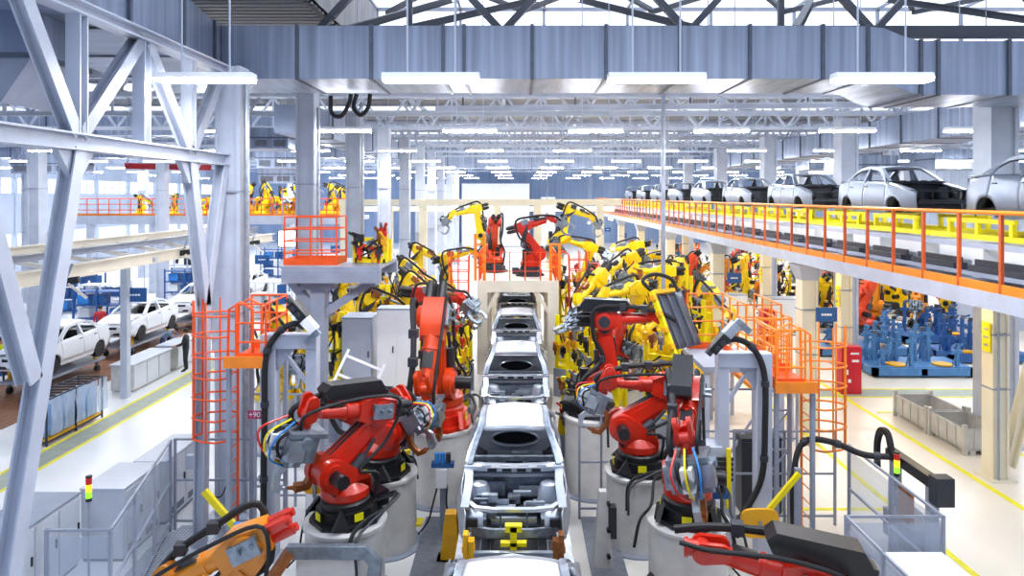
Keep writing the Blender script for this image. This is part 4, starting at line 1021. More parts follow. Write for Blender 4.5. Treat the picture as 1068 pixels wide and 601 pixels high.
for s in (-1, 1):
    t = thing('gate_frame', 'tall orange gate frame at the %s front corner of the gantry deck' % ('left' if s < 0 else 'right'), 'gate', (s*1.52-.05, 27.6, 3.76))
    for d in (-.18, .18): MB().bx(d-.06, d+.06, -.05, .05, 0, 1.9 if s < 0 else 1.5).build('post', 'orange_y', t)
    for k in (.5, 1.0, 1.42): MB().bx(-.18, .18, -.03, .03, k, k+.08).build('cross_bar', 'orange_y', t)
caged_ladder('orange caged ladder up the left side of the white gantry', -2.05, 27.9, .1, 3.8, 1.6, -1)
caged_ladder('orange caged ladder up the right side of the white gantry', 2.1, 28.3, .1, 3.8, 1.6, 1)
# cream portal frame farther back
g = thing('portal_frame', 'long cream portal frame crossing behind the gantry', 'frame', (0, 40, 0))
MB().bx(-10.5, 6, -.18, .18, 6.62, 6.98).build('top_beam', 'cream', g); MB().bx(-10.5, 6, 2.82, 3.18, 6.2, 6.5).build('rear_beam', 'cream', g)
for x in (-10.2, -7.6, -5.6, -1.25, 1.1, 4.75):
    MB().bx(x-.22, x+.22, -.2, .2, 0, 6.62).build('post', 'cream', g); MB().bx(x-.1, x+.1, .15, 2.9, 6.3, 6.5).build('tie_beam', 'cream', g)

# ------------------------------------------------------------------ service platforms at both sides
t = thing('service_platform', 'grey high platform with forked bracket left of the line, orange railing on it', 'platform', (-4.9, 18.3, 0))
MB().bx(-1.0, 1.42, -1.3, 1.2, 5.34, 5.42).build('deck', 'steel_grey', t)
MB().bx(-1.0, 1.45, -1.34, -1.12, 5.02, 5.34).build('edge_beam', 'steel_grey', t); MB().bx(-1.0, 1.45, 1.0, 1.22, 5.02, 5.34).build('edge_beam', 'steel_grey', t)
MB().bx(-.38, -.02, -1.0, -.64, 0, 4.9).build('post', 'steel_grey', t); MB().bx(-.6, .2, -1.1, -.54, 4.82, 5.02).build('head_plate', 'steel_grey', t)
for s in (-1, 1): MB().bar((-.2,-.8,4.1),(-.2+(.8 if s < 0 else 1.5)*s,-.8,5.1),.2,.22,(0,1,0)).build('fork_brace', 'steel_grey', t)
railing('orange railing on the high platform left of the line', [(-5.85,18.0),(-5.85,17.05),(-4.55,17.05),(-4.55,18.0),(-5.85,18.0)], 5.46, 1.2, 'orange', mids=3, step=.68)
def work_stand(s, z, y, lb, cx=None):
    cx = cx or s*5.5; dx = abs(cx)-5.5
    t = thing('ladder_platform', 'small orange landing at the top of the caged ladder %s of the line' % lb, 'platform', (cx, y, z))
    MB().bx(-.4, .4, -.65, .65, -.06, 0).build('deck', 'orange', t); MB().bx(-.42, .42, -.7, -.64, -.12, .1).build('kick_plate', 'orange_y', t)
    for xx in (-.36, .36):
        for yy in (-.58, .58): MB().bx(xx-.04, xx+.04, yy-.04, yy+.04, -z, -.1).build('leg', 'steel_grey', t)
    for k in (.25, .5, .75): MB().bx(-.36, .36, .56, .6, -z*k-.02, -z*k+.02).build('brace', 'steel_grey', t); MB().bar((-.36,.58,-z*k),(.36,.58,-z*(k-.25)),.03,.03,(0,1,0)).build('brace', 'steel_grey', t)
    railing('orange railing round the ladder landing %s of the line' % lb, [(s*(5.88+dx),y+.62),(s*(5.12+dx),y+.62),(s*(5.12+dx),y-.62),(s*(5.7+dx),y-.62)], z, 1.12, 'orange' if s < 0 else 'orange_y', mids=2, step=.5)
work_stand(-1, 3.95, 14.0, 'left', -5.34); work_stand(1, 3.4, 14.2, 'right')
caged_ladder('orange caged ladder left of the line, beside the white lattice girder', -5.86, 14.0, .05, 3.95, 2.25, -1)
caged_ladder('orange caged ladder right of the line, near the tall red cabinet', 5.98, 14.2, .05, 3.4, 2.0, 1, 'orange_y')
railing('orange stair railing behind the right portal frame', [(4.3,17.4),(5.2,17.4),(5.2,15.6),(6.0,15.6),(6.0,17.4)], 3.3, 1.4, 'orange_y', mids=3, step=.6)
t = thing('service_platform', 'small pale platform behind the right portal frame under the orange stair railing', 'platform', (5.2, 16.5, 0))
MB().bx(-1.0, .9, -1, 1, 3.18, 3.3).build('deck', 'steel_grey', t)
for xx in (-.9, .8):
    for yy in (-.9, .9): MB().bx(xx-.05, xx+.05, yy-.05, yy+.05, 0, 3.18).build('leg', 'steel_white', t)
MB().bar((-.9,-.9,.5),(.8,-.9,3.1),.05,.05).build('brace', 'steel_white', t)
railing('tall orange railing far behind the right robots, below the overhead deck', [(6.9,22.4),(8.0,22.4),(8.0,20),(7.0,20)], 1.6, 2.0, 'orange_y', mids=4, step=.6)
t = thing('service_platform', 'low pale platform carrying the tall orange railing below the overhead deck', 'platform', (7.5, 21.2, 0))
MB().bx(-.65,.6,-1.3,1.3,1.48,1.6).build('deck', 'orange_y', t)
for xx in (-.5,.5):
    for yy in (-1.2,1.2): MB().bx(xx-.05,xx+.05,yy-.05,yy+.05,0,1.48).build('leg', 'steel_white', t)
# white portal frames with hose
def portal(x0, x1, y, z, label, mt='steel_white'):
    t = thing('portal_frame', label, 'frame', (x0, y, 0)); w = x1-x0; s = 1 if w > 0 else -1; w = abs(w)
    X = lambda a, b: (min(s*a, s*b), max(s*a, s*b))
    a = X(-.15, .15); MB().bx(*a, -.15, .15, 0, z-.28).build('post', mt, t, .01)
    a = X(w-.11, w+.11); MB().bx(*a, -.13, .13, 0, z-.28).build('post', mt, t, .01)
    a = X(-.15, w+.11); MB().bx(*a, -.15, .15, z-.28, z).build('top_beam', mt, t, .01)
    MB().prism([(s*.15,z-.28),(s*.5,z-.28),(s*.15,z-.75)], -.03, .03).build('gusset_plate', mt, t); MB().bar((s*(w-.1),.0,z-1.0),(s*.3,0,z-.4),.06,.1,(0,1,0)).build('knee_brace', mt, t)
    for xx in (0, w): a = X(xx-.25, xx+.25); MB().bx(*a, -.25, .25, 0, .03).build('base_plate', mt, t)
    return t
portal(-4.95, -4.1, 13.6, 4.45, 'white portal frame with a black hose over it, left of the line')
portal(4.85, 4.05, 13.6, 4.08, 'white portal frame with a black hose over it, right of the line')
hose('thick black hose arching over the left white portal frame', [at(325,343,13.4), at(306,338,13.4), at(288,350,13.4), at(277,374,13.35), at(276,430,13.3), at(275,500,13.3), V((-4.98,13.28,.1))], .06)
hose('thick black hose arching over the right white portal frame', [at(748,358,13.4), at(768,354,13.4), at(786,364,13.4), at(797,390,13.35), at(798,440,13.3), at(794,500,13.3), at(772,542,13.2), at(768,560,13.0)], .06)
for u, v, s, lb in ((318, 333, -1, 'left'), (757, 350, 1, 'right')):
    p = at(u, v, 13.35); t = thing('tool_head', 'tilted black and silver tool head on top of the %s portal frame' % lb, 'tool', p); t.rotation_euler = (0, R(-48 if s > 0 else 48), 0)
    MB().bx(-.42, .0, -.1, .1, -.09, .09).build('housing', 'black', t, .015); MB().bx(0, .3, -.1, .1, -.1, .09).build('adapter_block', 'silver' if s > 0 else 'white', t, .01)
    MB().cyl((-.52,0,.02),(-.42,0,.02),.07,n=10).build('cap', 'charcoal', t)
    for k in (-.3, -.15): MB().cyl((k,-.14,-.02),(k,.14,-.02),.05,n=10).build('connector', 'charcoal', t)
    MB().bx(.3,.42,-.05,.05,-.3,.05).build('bracket', 'gun_grey', t)

# ------------------------------------------------------------------ safety fences
fence('clear panel fence at the lower left, slanting away beside the grey cabinets', [(-7.4,10.7),(-6.4,10.7),(-7.45,14.6)], 0, 1.95, (0, 1))
fence('grey rail fence between the left panel fence and the caged ladder', [(-7.4,14.7),(-5.0,14.7)], 0, 1.95, (), step=1.2)
fence('clear panel fence at the lower right corner around the white box', [(5.3,8.8),(5.3,11.05),(6.87,11.05),(6.87,14.2)], 0, 2.0, (0, 1, 2))
fence('grey rail fence behind the right red robots', [(3.6,14.9),(6.9,14.9)], 0, 2.05, (), step=1.1)
fence('grey rail fence behind the left portal frame', [(-5.8,15.8),(-3.9,15.8)], 0, 2.6, (), step=.6)
fence('grey rail fence behind the right portal frame', [(3.8,16.2),(6.6,16.2)], 0, 2.6, (), step=.9)
fence('grey rail guard between the right pedestals and the line', [(1.35,15.2),(3.3,15.2)], 0, 2.3, (), step=.45)
stack_light('small signal tower on the left clear fence beside the grey cabinets', -7.62, 12.1, 1.78, 0)
stack_light('small signal tower on the right clear fence', 6.98, 12.6, 2.02, 0)
stack_light('black signal tower at the far end of the left clear fence', -7.4, 15.6, 2.0, 0, ('black','black'))
t = thing('door_switch', 'grey switch box with cables on the left rail fence', 'switch box', (-7.0, 14.62, 1.5)); MB().bx(-.1,.1,-.06,.06,-.15,.15).build('box', 'steel_white', t, .01)
MB().tube(arc([(0.05,0,-.15),(.25,-.05,-.6),(.6,-.03,-.75),(.75,0,-.5)],5),.015,6).build('cable','rubber',t)
# tread plate walkway
t = thing('tread_walkway', 'diamond plate walkway along the foot of the left fences', 'walkway', (-6.2, 13.2, 0))
MB().prism([(-.95,-2.6),(-.3,-2.6),(-.75,.4),(1.0,.4),(1.0,1.4),(-1.0,1.4),(-1.2,.4)], .1, .14, 'z').build('tread_plate', 'tread', t)
for p, q in (((-.3,-2.6),(-.75,.4)),((-.75,.4),(1,.4)),((1.0,.4),(1,1.4))): MB().bar((*p,.08),(*q,.08),.05,.16).build('edge_trim', 'silver', t)

# ------------------------------------------------------------------ cabinets around the cell
cabinet('big low grey cabinet at the lower left edge, dark top', -9.5, -8.55, 11.4, 13.3, 0, 1.42, doors=3, front='+x', vent=False)
cabinet('low grey cabinet behind the left clear fence, middle of the row', -8.6, -7.75, 13.4, 14.7, 0, 1.45, top='cabinet', doors=2, front='+x')
cabinet('low grey cabinet at the far end of the row behind the left fence', -8.4, -7.7, 14.9, 16.6, 0, 1.4, top='cabinet', doors=2, front='+x')
cabinet('small low grey cabinet in the lower left corner of the frame', -8.5, -7.7, 10.0, 11.1, 0, .95, doors=2, front='+x', vent=False)
cabinet('white box with flat lid inside the lower right clear fence', 5.85, 6.75, 9.5, 10.9, 0, 1.5, top='white', doors=1, front='-y', name='equipment_box', cat='box')
cabinet('tall white switch cabinet beside the upright orange robot', -3.95, -2.85, 19.0, 19.6, 1.6, 4.05, mt='white', top='steel_grey', doors=2)
cabinet('white stand under the tall switch cabinet', -4.0, -2.8, 18.95, 19.65, 0, 1.6, mt='steel_white', top='steel_white', doors=1, name='cabinet_stand', cat='stand')
cabinet('stepped pale control desk left of the tall white switch cabinet', -5.0, -4.15, 19.3, 20.2, 1.5, 3.75, mt='steel_white', top='cabinet_top', doors=1)
cabinet('pale stand under the stepped control desk', -5.0, -4.15, 19.3, 20.2, 0, 1.5, mt='steel_white', top='steel_white', doors=1, name='cabinet_stand', cat='stand')
cabinet('dark grey cabinet behind the right rail fence under the caged ladder', 5.0, 5.9, 15.3, 15.9, .0, 1.75, mt='charcoal', top='charcoal', doors=1)
t = thing('tilted_frame', 'white tilted ladder-like frame behind the black cable box of the left robot', 'frame', (-3.75, 15.6, 2.9)); t.rotation_euler = (R(-25), R(25), R(8))
for x in (-.45, .45): MB().bx(x-.03, x+.03, -.03, .03, -.65, .65).build('side_bar', 'white', t)
for z in (-.4, .05, .5): MB().bx(-.45, .45, -.03, .03, z-.03, z+.03).build('cross_bar', 'white', t)
MB().bx(-.4, .4, .0, .02, -.38, -.05).build('plate', 'steel_white', t)
t2 = thing('frame_stand', 'grey post carrying the white tilted frame', 'stand', (-3.75, 15.65, 0)); MB().bx(-.06,.06,.0,.12,0,2.4).build('post', 'steel_grey', t2); MB().bx(-.2,.2,-.15,.25,0,.03).build('base_plate', 'steel_grey', t2)

# ------------------------------------------------------------------ tip dressers, stands and small gear near the floor
def paddle(label, p, stand_to=None, arm=None, w=.42, mt='yellow_deep'):
    t = thing('tip_dresser', label, 'tip dresser', p)
    sg = lambda c: math.copysign(abs(c)**.55, c)
    sq = [(w/2*sg(cos(2*pi*i/28)), w*.38*sg(sin(2*pi*i/28))) for i in range(28)]
    MB().prism(sq, -.03, .03).build('guard_plate', mt, t, .01)
    MB().bx(-.03,.03,-.06,-.03,-.2,.05).build('cutter', 'gun_grey', t)
    if stand_to is not None:
        q = V(stand_to)-V(p); MB().tube([(0,0,-.1), (q.x*.1, q.y*.1, q.z*.4), (q.x, q.y, q.z)], .03, 8).build('stand', 'steel_grey', t)
        MB().bx(q.x-.16,q.x+.16,q.y-.16,q.y+.16,q.z,q.z+.04).build('base_plate', 'yellow', t)
    if arm is not None:
        q = V(arm)-V(p); MB().bar((0,.05,0), q, .07, .09).build('swing_arm', 'yellow', t)
    return t
paddle('round-cornered yellow guard plate on a post behind the left robots', (-2.32,15.0,2.3), (-2.27,15.0,0), w=.55)
paddle('yellow guard plate with slanting yellow arm, foot of the right portal frame', (4.5,12.75,1.08), None, (5.3,12.9,1.95), .72)
paddle('yellow guard plate beside the base of the front left robot', (-3.85,12.9,1.72), (-4.0,12.95,0), w=.42)
t = thing('swing_post', 'grey post holding the slanting yellow arm at the right', 'post', (5.32, 12.95, 0)); MB().bx(-.05,.05,.02,.12,0,2.0).build('post', 'steel_grey', t); MB().bx(-.15,.15,-.1,.2,0,.03).build('base_plate','steel_grey',t)
t = thing('barrier_arm', 'slanting yellow barrier arm at the foot of the left caged ladder', 'barrier arm', (-5.0, 12.2, 1.2)); MB().bar((0,0,0),(-.62,0,.72),.08,.11).build('arm', 'yellow', t); MB().bx(-.08,.08,-.08,.08,-1.2,.08).build('post', 'steel_grey', t)
def device(label, x, y, z):
    t = thing('valve_stand', label, 'valve stand', (x, y, 0))
    MB().bx(-.06,.06,-.06,.06,0,z).build('post','steel_grey',t); MB().bx(-.22,.22,-.2,.2,0,.04).build('base_plate','steel_dark',t)
    MB().bx(-.14,.1,-.16,-.06,z-.55,z-.15).build('junction_box','white',t,.01)
    for k in range(3): MB().cyl((-.12+.12*k,-.05,z-.05),(-.12+.12*k,-.05,z+.16),.055,n=10).build('valve','sky_blue' if k < 2 else 'charcoal',t)
    MB().bx(-.24,.24,-.1,.06,z-.14,z-.04).build('manifold','blue',t)
    for k in range(2): MB().tube(arc([(-.1+.2*k,-.1,z-.5),(-.2+.3*k,-.2,z-.9),(-.3+.5*k,-.15,.3),(-.5+.9*k,-.2,.05)],5),.02,6).build('hose','rubber',t)
    return t
device('valve stand with blue valves left of the line, beside the tall pedestal', -1.62, 14.6, 1.55)
device('valve stand with blue valves behind the amber robot at the lower left', -4.6, 11.5, 1.55)
device('valve stand with blue valves at the lower left behind the robot fingers', -2.75, 9.9, 1.1)
device('valve stand with blue valves behind the black cable box at the lower right', 4.7, 10.9, 1.45)
device('valve stand behind the front right pedestal', 3.75, 13.0, 1.6)
device('valve stand behind the front left pedestal', -3.95, 13.3, 1.7)
for s, y, lb in ((-1, 13.5, 'left of the line near the grey floor plate'), (1, 20.4, 'right of the line by the far yellow robots')):
    t = thing('floor_wedge', 'yellow wedge-shaped stop block '+lb, 'stop block', (s*1.35, y, 0)); MB().prism([(-.2,0),(.2,0),(.12,.95),(-.1,.95)], -.12, .12).build('block', 'yellow_deep', t, .01); MB().bx(-.26,.26,-.18,.18,0,.05).build('base_plate','steel_dark',t)
t = thing('cable_post', 'pale tapered post with hose clips right of the line', 'post', (1.62, 13.2, 0)); MB().add([(-.2,-.12,0),(.2,-.12,0),(.2,.12,0),(-.2,.12,0),(-.07,-.08,1.5),(.07,-.08,1.5),(.07,.08,1.5),(-.07,.08,1.5)],[(0,3,2,1),(4,5,6,7),(0,1,5,4),(1,2,6,5),(2,3,7,6),(3,0,4,7)]).build('post','concrete_white',t)
MB().bx(.1,.26,-.1,.1,.6,1.2).build('junction_box','charcoal',t)
for z in (.3,.8,1.3): MB().cyl((.1,-.1,z),(.1,-.2,z),.04,n=8).build('clip','rubber',t)
hose('black hose looping across the floor from the front left pedestal to the line', [(-2.3,12.0,.45),(-1.95,11.8,.22),(-1.5,11.7,.12),(-1.1,11.9,.3),(-.95,12.1,.6)], .05)
hose('black hose looping across the floor from the front right pedestal to the line', [(2.35,12.0,.55),(1.9,11.8,.2),(1.4,11.7,.12),(1.0,11.9,.3),(.82,12.1,.6)], .05)
# bracket in front of the front left pedestal
t = thing('robot_bracket', 'grey frame bracket in front of the front left pedestal', 'bracket', (-3.1, 11.35, 0))
MB().sweep([(-.75,0,1.28),(.55,0,1.28),(.72,0,1.1),(.66,0,.55),(.52,0,.1)], .22, .14, (0,1,0)).build('curved_frame', 'gun_grey', t, .01); MB().bx(-.6,.45,-.02,.04,.05,1.18).build('cover_plate', 'concrete_white', t, .02); MB().bar((-.7,0,1.28),(-1.3,-.3,.4),.2,.14).build('arm', 'copper', t)
# louvred cooling unit behind the front right robot
t = thing('cooling_unit', 'white hooded unit with black louvres behind the front right robot', 'cooling unit', (3.9, 13.6, 0))
MB().bx(-.3,.3,-.2,.3,0,1.55).build('stand','steel_white',t); MB().prism([(-.32,1.55),(.32,1.55),(.32,2.0),(.1,2.25),(-.32,2.25)], -.2,.3).build('hood','steel_white',t)
for k in range(5): MB().bx(-.3,.3,-.24,-.19,1.6+k*.1,1.66+k*.1).build('louvre','black',t)
for x in (-.22,.2): MB().bx(x-.04,x+.04,-.3,-.22,1.1,2.25).build('guard_bar','yellow',t)
# right: black linear unit with cable chain behind the clear fence
t = thing('linear_axis', 'black linear axis with looped cable chain behind the right clear fence', 'machine', (7.45, 12.9, 0))
MB().bx(-.1,.1,-.9,.8,1.95,2.15).build('beam','black',t,.015); MB().bx(-.16,.16,-1.0,-.75,1.75,2.25).build('end_block','charcoal',t,.01)
for y in (-.6,.6): MB().bx(-.08,.08,y-.08,y+.08,0,1.95).build('post','steel_grey',t)
MB().sweep([p for p in arc([(-.2,.9,1.7),(-.2,.9,2.2),(-.2,.75,2.5),(-.2,.5,2.5),(-.2,.35,2.2),(-.15,.2,2.1)],4)],.12,.08,(1,0,0)).build('cable_chain','rubber',t)
MB().bx(-.3,.3,-.5,.5,.6,1.1).build('drive_box','steel_dark',t); MB().bx(-.25,-.15,-.3,.1,1.1,1.7).build('bracket','copper',t)
hose('black hose running level over the right rail fence then down behind the yellow arm', [V((7.28,13.3,2.1)), at(900,474,13.5), at(870,462,13.7), at(843,459,13.8), at(831,475,13.7), at(827,515,13.5), V((5.4,13.4,.6)), V((5.35,13.3,.06))], .06)
t = thing('gas_bottle_stand', 'black gear on a low grey plate beside the right hose', 'gear', (5.95, 12.3, 0)); MB().bx(-.5,.5,-.4,.4,0,.5).build('plate_box','steel_dark',t,.01); MB().bx(-.2,.3,-.2,.2,.5,.85).build('unit','charcoal',t,.02); MB().cyl((-.35,0,.5),(-.35,0,.9),.1,n=12).build('cylinder','sky_blue',t)
# magenta number plate
t = thing('number_sign', 'small magenta sign reading +90 left of the line', 'sign', (-5.2, 13.45, 2.88)); MB().bx(-.13,.13,-.01,.01,-.08,.08).build('board','magenta',t); MB().bx(-.02,.02,.01,.05,-2.88,.05).build('post','steel_grey',t)
cu = bpy.data.curves.new('sign_text','FONT'); cu.body = '+90'; cu.size = .15; cu.align_x = 'CENTER'; cu.align_y = 'CENTER'; cu.extrude = .003; ct = bpy.data.objects.new('tmp', cu); COL.objects.link(ct); cu.materials.append(MAT['white']); bpy.context.view_layer.update()
tm_ = bpy.data.meshes.new_from_object(ct.evaluated_get(bpy.context.evaluated_depsgraph_get())); bpy.data.objects.remove(ct)
link('sign_text', tm_, t, 0, M.Translation((0,-.015,0)) @ M.Rotation(R(90), 4, 'X'))

# ------------------------------------------------------------------ clamping fixtures beside the bodies
_FX = {}
def fixture(label, x, y, z0, h, seed, mt='yellow', dense=10, w=.9, rz=0, plinth=True):
    r = random.Random(seed); t = thing('clamping_fixture', label, 'fixture', (x, y, z0), rz)
    m = MB()
    for xx in (-w/2, w/2): m.bx(xx-.06, xx+.06, -.3, -.18, 0, h); m.bx(xx-.06, xx+.06, .18, .3, 0, h*.8); m.bar((xx,-.24,h*.2),(xx,.24,h*.7),.06,.06)
    for k in (.15, .5, .82): m.bx(-w/2, w/2, -.28, -.2, h*k-.05, h*k+.05)
    m.bx(-w/2, w/2, -.3, .3, 0, .1); m.bar((-w/2,-.24,h*.5),(w/2,-.24,h*.82),.06,.06,(0,1,0))
    m.build('frame', mt, t)
    if z0 > .2 and plinth: MB().bx(-w/2-.1, w/2+.1, -.35, .35, -z0, 0).build('plinth', 'steel_grey', t)
    for k in range(dense):
        p = V((r.uniform(-w/2,w/2), r.uniform(-.42,-.2), h*r.uniform(.25,1.1))); c = r.choice(['charcoal','copper','gun_grey','black','robot_red','yellow_deep'] if mt == 'yellow' else ['charcoal','silver','gun_grey'])
        m = MB(); m.box(p,(.14,.12,.2)); a = r.uniform(-1,1); m.bar(p+V((0,-.05,.06)), p+V((.25*sin(a),-.2,.25*cos(a))), .06,.06); m.cyl(p-V((0,0,.25)),p-V((0,0,.08)),.045,n=8)
        m.build('clamp', c, t)
    for k in range(3):
        a = V((r.uniform(-w/2,w/2),-.3,h*r.uniform(.6,1.0))); b = V((r.uniform(-w/2,w/2),-.3,h*r.uniform(.1,.4))); MB().tube(arc([a,(a+b)/2+V((r.uniform(-.3,.3),-.25,.1)),b],5),.025,6).build('hose','rubber',t)
    return t
FX = [(-1.65,18.4,.6,1.6),(-2.9,18.0,.3,1.6),(-2.1,20.6,.8,1.8),(-2.3,23.5,.8,1.9),(-3.3,20.9,.8,2.3),(-5.7,20.4,1.6,2.2),(-4.9,22.4,1.8,2.4),(-5.6,27.2,1.9,2.2),(-2.3,25.2,1.0,1.9),
      (1.75,18.8,.6,1.6),(2.9,18.9,.8,1.8),(2.1,21.8,.8,1.8),(2.3,25.0,1.0,1.9),(4.0,18.6,1.2,2.0),(5.6,22.0,1.6,2.3),(3.0,23.8,1.5,2.2),(4.9,24.8,1.8,2.4),(4.3,27.5,2.0,2.3),(6.6,28.2,1.8,2.6),(2.4,30.8,1.4,2.4)]
for i, (x, y, z, h) in enumerate(FX):
    n = sum(1 for q in FX if (q[0] < 0) == (x < 0) and q[1] < y)
    fixture('yellow clamping fixture bristling with clamps %s of the line, %s one going back' % ('left' if x < 0 else 'right', ORD[n]), x, y, z, h, 40+i, 'yellow', 12, .9, R(35 if x < 0 else -35))

fixture('yellow gripper cluster lying on the high grey platform left of the line', -3.92, 18.3, 5.425, .75, 77, 'yellow', 16, .8, 0, False)
# ------------------------------------------------------------------ left hall
cv = thing('overhead_track', 'beige overhead conveyor track running away across the left hall', 'conveyor', (-14, 0, 0))
MB().hbeam((-1.0,11,5.5),(-1.0,36,5.5),.3,.35).build('side_beam','beige',cv); MB().hbeam((1.0,11,5.0),(1.0,36,5.0),.3,.4).build('side_beam','beige',cv); MB().hbeam((.2,11,5.45),(.2,36,5.45),.22,.2).build('track','steel_grey',cv)
for k in range(13): MB().bar((-1,11.5+k*2,5.42),(1,11.5+k*2,5.05),.14,.12).build('cross_tie','beige',cv)
for y in (17.2, 24.3, 31.5): MB().bx(-.12,.12,y-.12,y+.12,0,5.2).build('post','steel_white',cv); MB().bx(-1.1,1.1,y-.1,y+.1,4.85,5.0).build('bracket','steel_white',cv)
for i, (y, z) in enumerate(((19.4,4.75),(26.2,5.0),(33,4.9))):
    t = thing('hanging_gun', 'black tool hanging from the beige overhead track, %s along it' % ORD[i], 'tool', (-12.9, y, z)); MB().cyl((0,0,0),(.15,.1,.5),.04,n=8).build('hanger','steel_grey',t); m = MB(); m.bar((-.3,0,-.05),(.35,.1,.05),.16,.2); m.build('body','black',t,.02); MB().bar((.1,0,-.05),(.5,.2,-.5),.07,.07).build('arm','beige',t); MB().bar((-.2,0,-.1),(-.25,.05,-.4),.09,.09).build('handle','charcoal',t)
g = thing('cross_gallery', 'pale gallery crossing the far left hall with orange railing', 'gallery', (-22, 50, 0))
MB().bx(-10.5,10.4,0,3,5.4,5.7).build('deck','steel_white',g); MB().bx(-10.5,10.4,-.1,.0,5.1,5.72).build('fascia','steel_white',g)
for x in (-9.6,-5,0,5,9.6): MB().bx(x-.2,x+.2,.2,.6,0,5.4).build('post','steel_white',g)
railing('orange railing along the far gallery in the left hall', [(-32.4,50),(-11.7,50)], 5.72, 1.25, 'orange', mids=2, step=.8, r=.035, kick='orange_y')
for i, x in enumerate((-28.5,-26.2,-23.5,-20.6,-19.2,-17.8,-16.4,-14.4,-13.0)):
    robot('yellow robot on the far gallery, %s along its orange railing' % ORD[i], (x, 51.4+.5*(i%2), 5.72), 60+47*i, -30+20*sin(i*2.1), -25+30*sin(i*1.3), 'robot_yellow', -40, 0, detail=1, basecol='robot_yellow', sc=.62 if i < 3 else .95)
    if i > 2: t = thing('gallery_machine', 'yellow machine housing between the robots of the far gallery, %s along' % ORD[i-3], 'machine', (x+.75, 52.3, 5.72)); m = MB(); m.lathe([(.42,0),(.45,.5),(.3,.9),(.28,1.3),(.12,1.4)],14); m.build('housing','yellow_deep',t); MB().tube(arc([(0,-.3,.4),(.3,-.5,.9),(.1,-.4,1.3),(-.3,-.3,1.1)],5),.08,8).build('pipe','yellow',t)
# finished looking bodies on trolleys
lb = ['white car body on a trolley in the left hall, first behind the white girder','white car body on a trolley in the left hall, second one up the row','white car body in the left hall, third one up the row behind the workers','white car body far up the left hall row']
for i, (x, y) in enumerate(((-17.9,26.4),(-17.9,32.2),(-17.9,38.4),(-17.9,44.6))):
    car('done', lb[i], 'car', (x, y, .86))
    t = thing('body_trolley', 'grey trolley under the %s white car body of the left hall' % ORD[i], 'trolley', (x, y, .0)); MB().bx(-.7,.7,-2,2,.42,.52).build('deck','steel_grey',t)
    for s in (-1,1):
        for yy in (-1.6,1.6): MB().cyl((s*.6-.06,yy,.12),(s*.6+.06,yy,.12),.12,n=12).build('caster','rubber',t); MB().bx(s*.6-.05,s*.6+.05,yy-.05,yy+.05,.2,.42).build('fork','steel_dark',t); MB().bx(s*.55-.05,s*.55+.05,yy-.1,yy+.1,.52,.87).build('support','yellow_deep',t)
p = MB().bx(-19.6,-15.9,21,48,0,.02).build('floor_mat','wood'); tag(p,'brown floor mat under the row of white car bodies','mat')
# benches
for i, (y0, y1) in enumerate(((24.9,27.7),(28.1,30.6))):
    t = thing('workbench', ['long pale grey workbench beside the yellow aisle line','shorter pale grey workbench with a worker leaning on it'][i], 'workbench', (-14.5,(y0+y1)/2,0)); d = (y1-y0)/2
    MB().bx(-.45,.45,-d,d,.95,1.02).build('worktop','steel_white',t,.01); MB().bx(-.4,.4,-d+.05,d-.05,.05,.95).build('body','bin',t)
    for k in range(3): MB().bx(.4,.43,-d+.1+k*(2*d-.2)/3,-d+.05+(k+1)*(2*d-.2)/3,.12,.9).build('door','cabinet',t,.005)
# blue wire rack
t = thing('material_rack', 'dark blue framed rack with hanging film beside the grey aisle strip', 'rack', (-13.9, 20.85, 0))
for x in (-.38,.38):
    for y in (-1.3,0,1.3): MB().bx(x-.022,x+.022,y-.022,y+.022,0,1.35).build('post','navy',t)
for z in (.12,1.33):
    for x in (-.38,.38): MB().bx(x-.025,x+.025,-1.3,1.3,z-.02,z+.02).build('rail','navy',t)
    for y in (-1.3,1.3): MB().bx(-.38,.38,y-.025,y+.025,z-.02,z+.02).build('rail','navy',t)
MB().bx(-.38,.38,-1.3,1.3,.14,.18).build('shelf','yellow_deep',t)
MB().bx(-.3,.3,-1.2,1.2,.2,1.1).build('load','load_blue',t,.05)
for k in range(5):
    y = -1.15+k*.55; MB().grid(lambda a,b: (.41+.04*sin(a*9+k)*sin(b*5), y+.5*a, .25+1.05*b), 8, 8).build('film_sheet','film',t)
for k in range(9): MB().cyl((-.35,-1.2+k*.3,1.36),(.35,-1.2+k*.3,1.36),.03,n=6).build('hanger','charcoal',t)
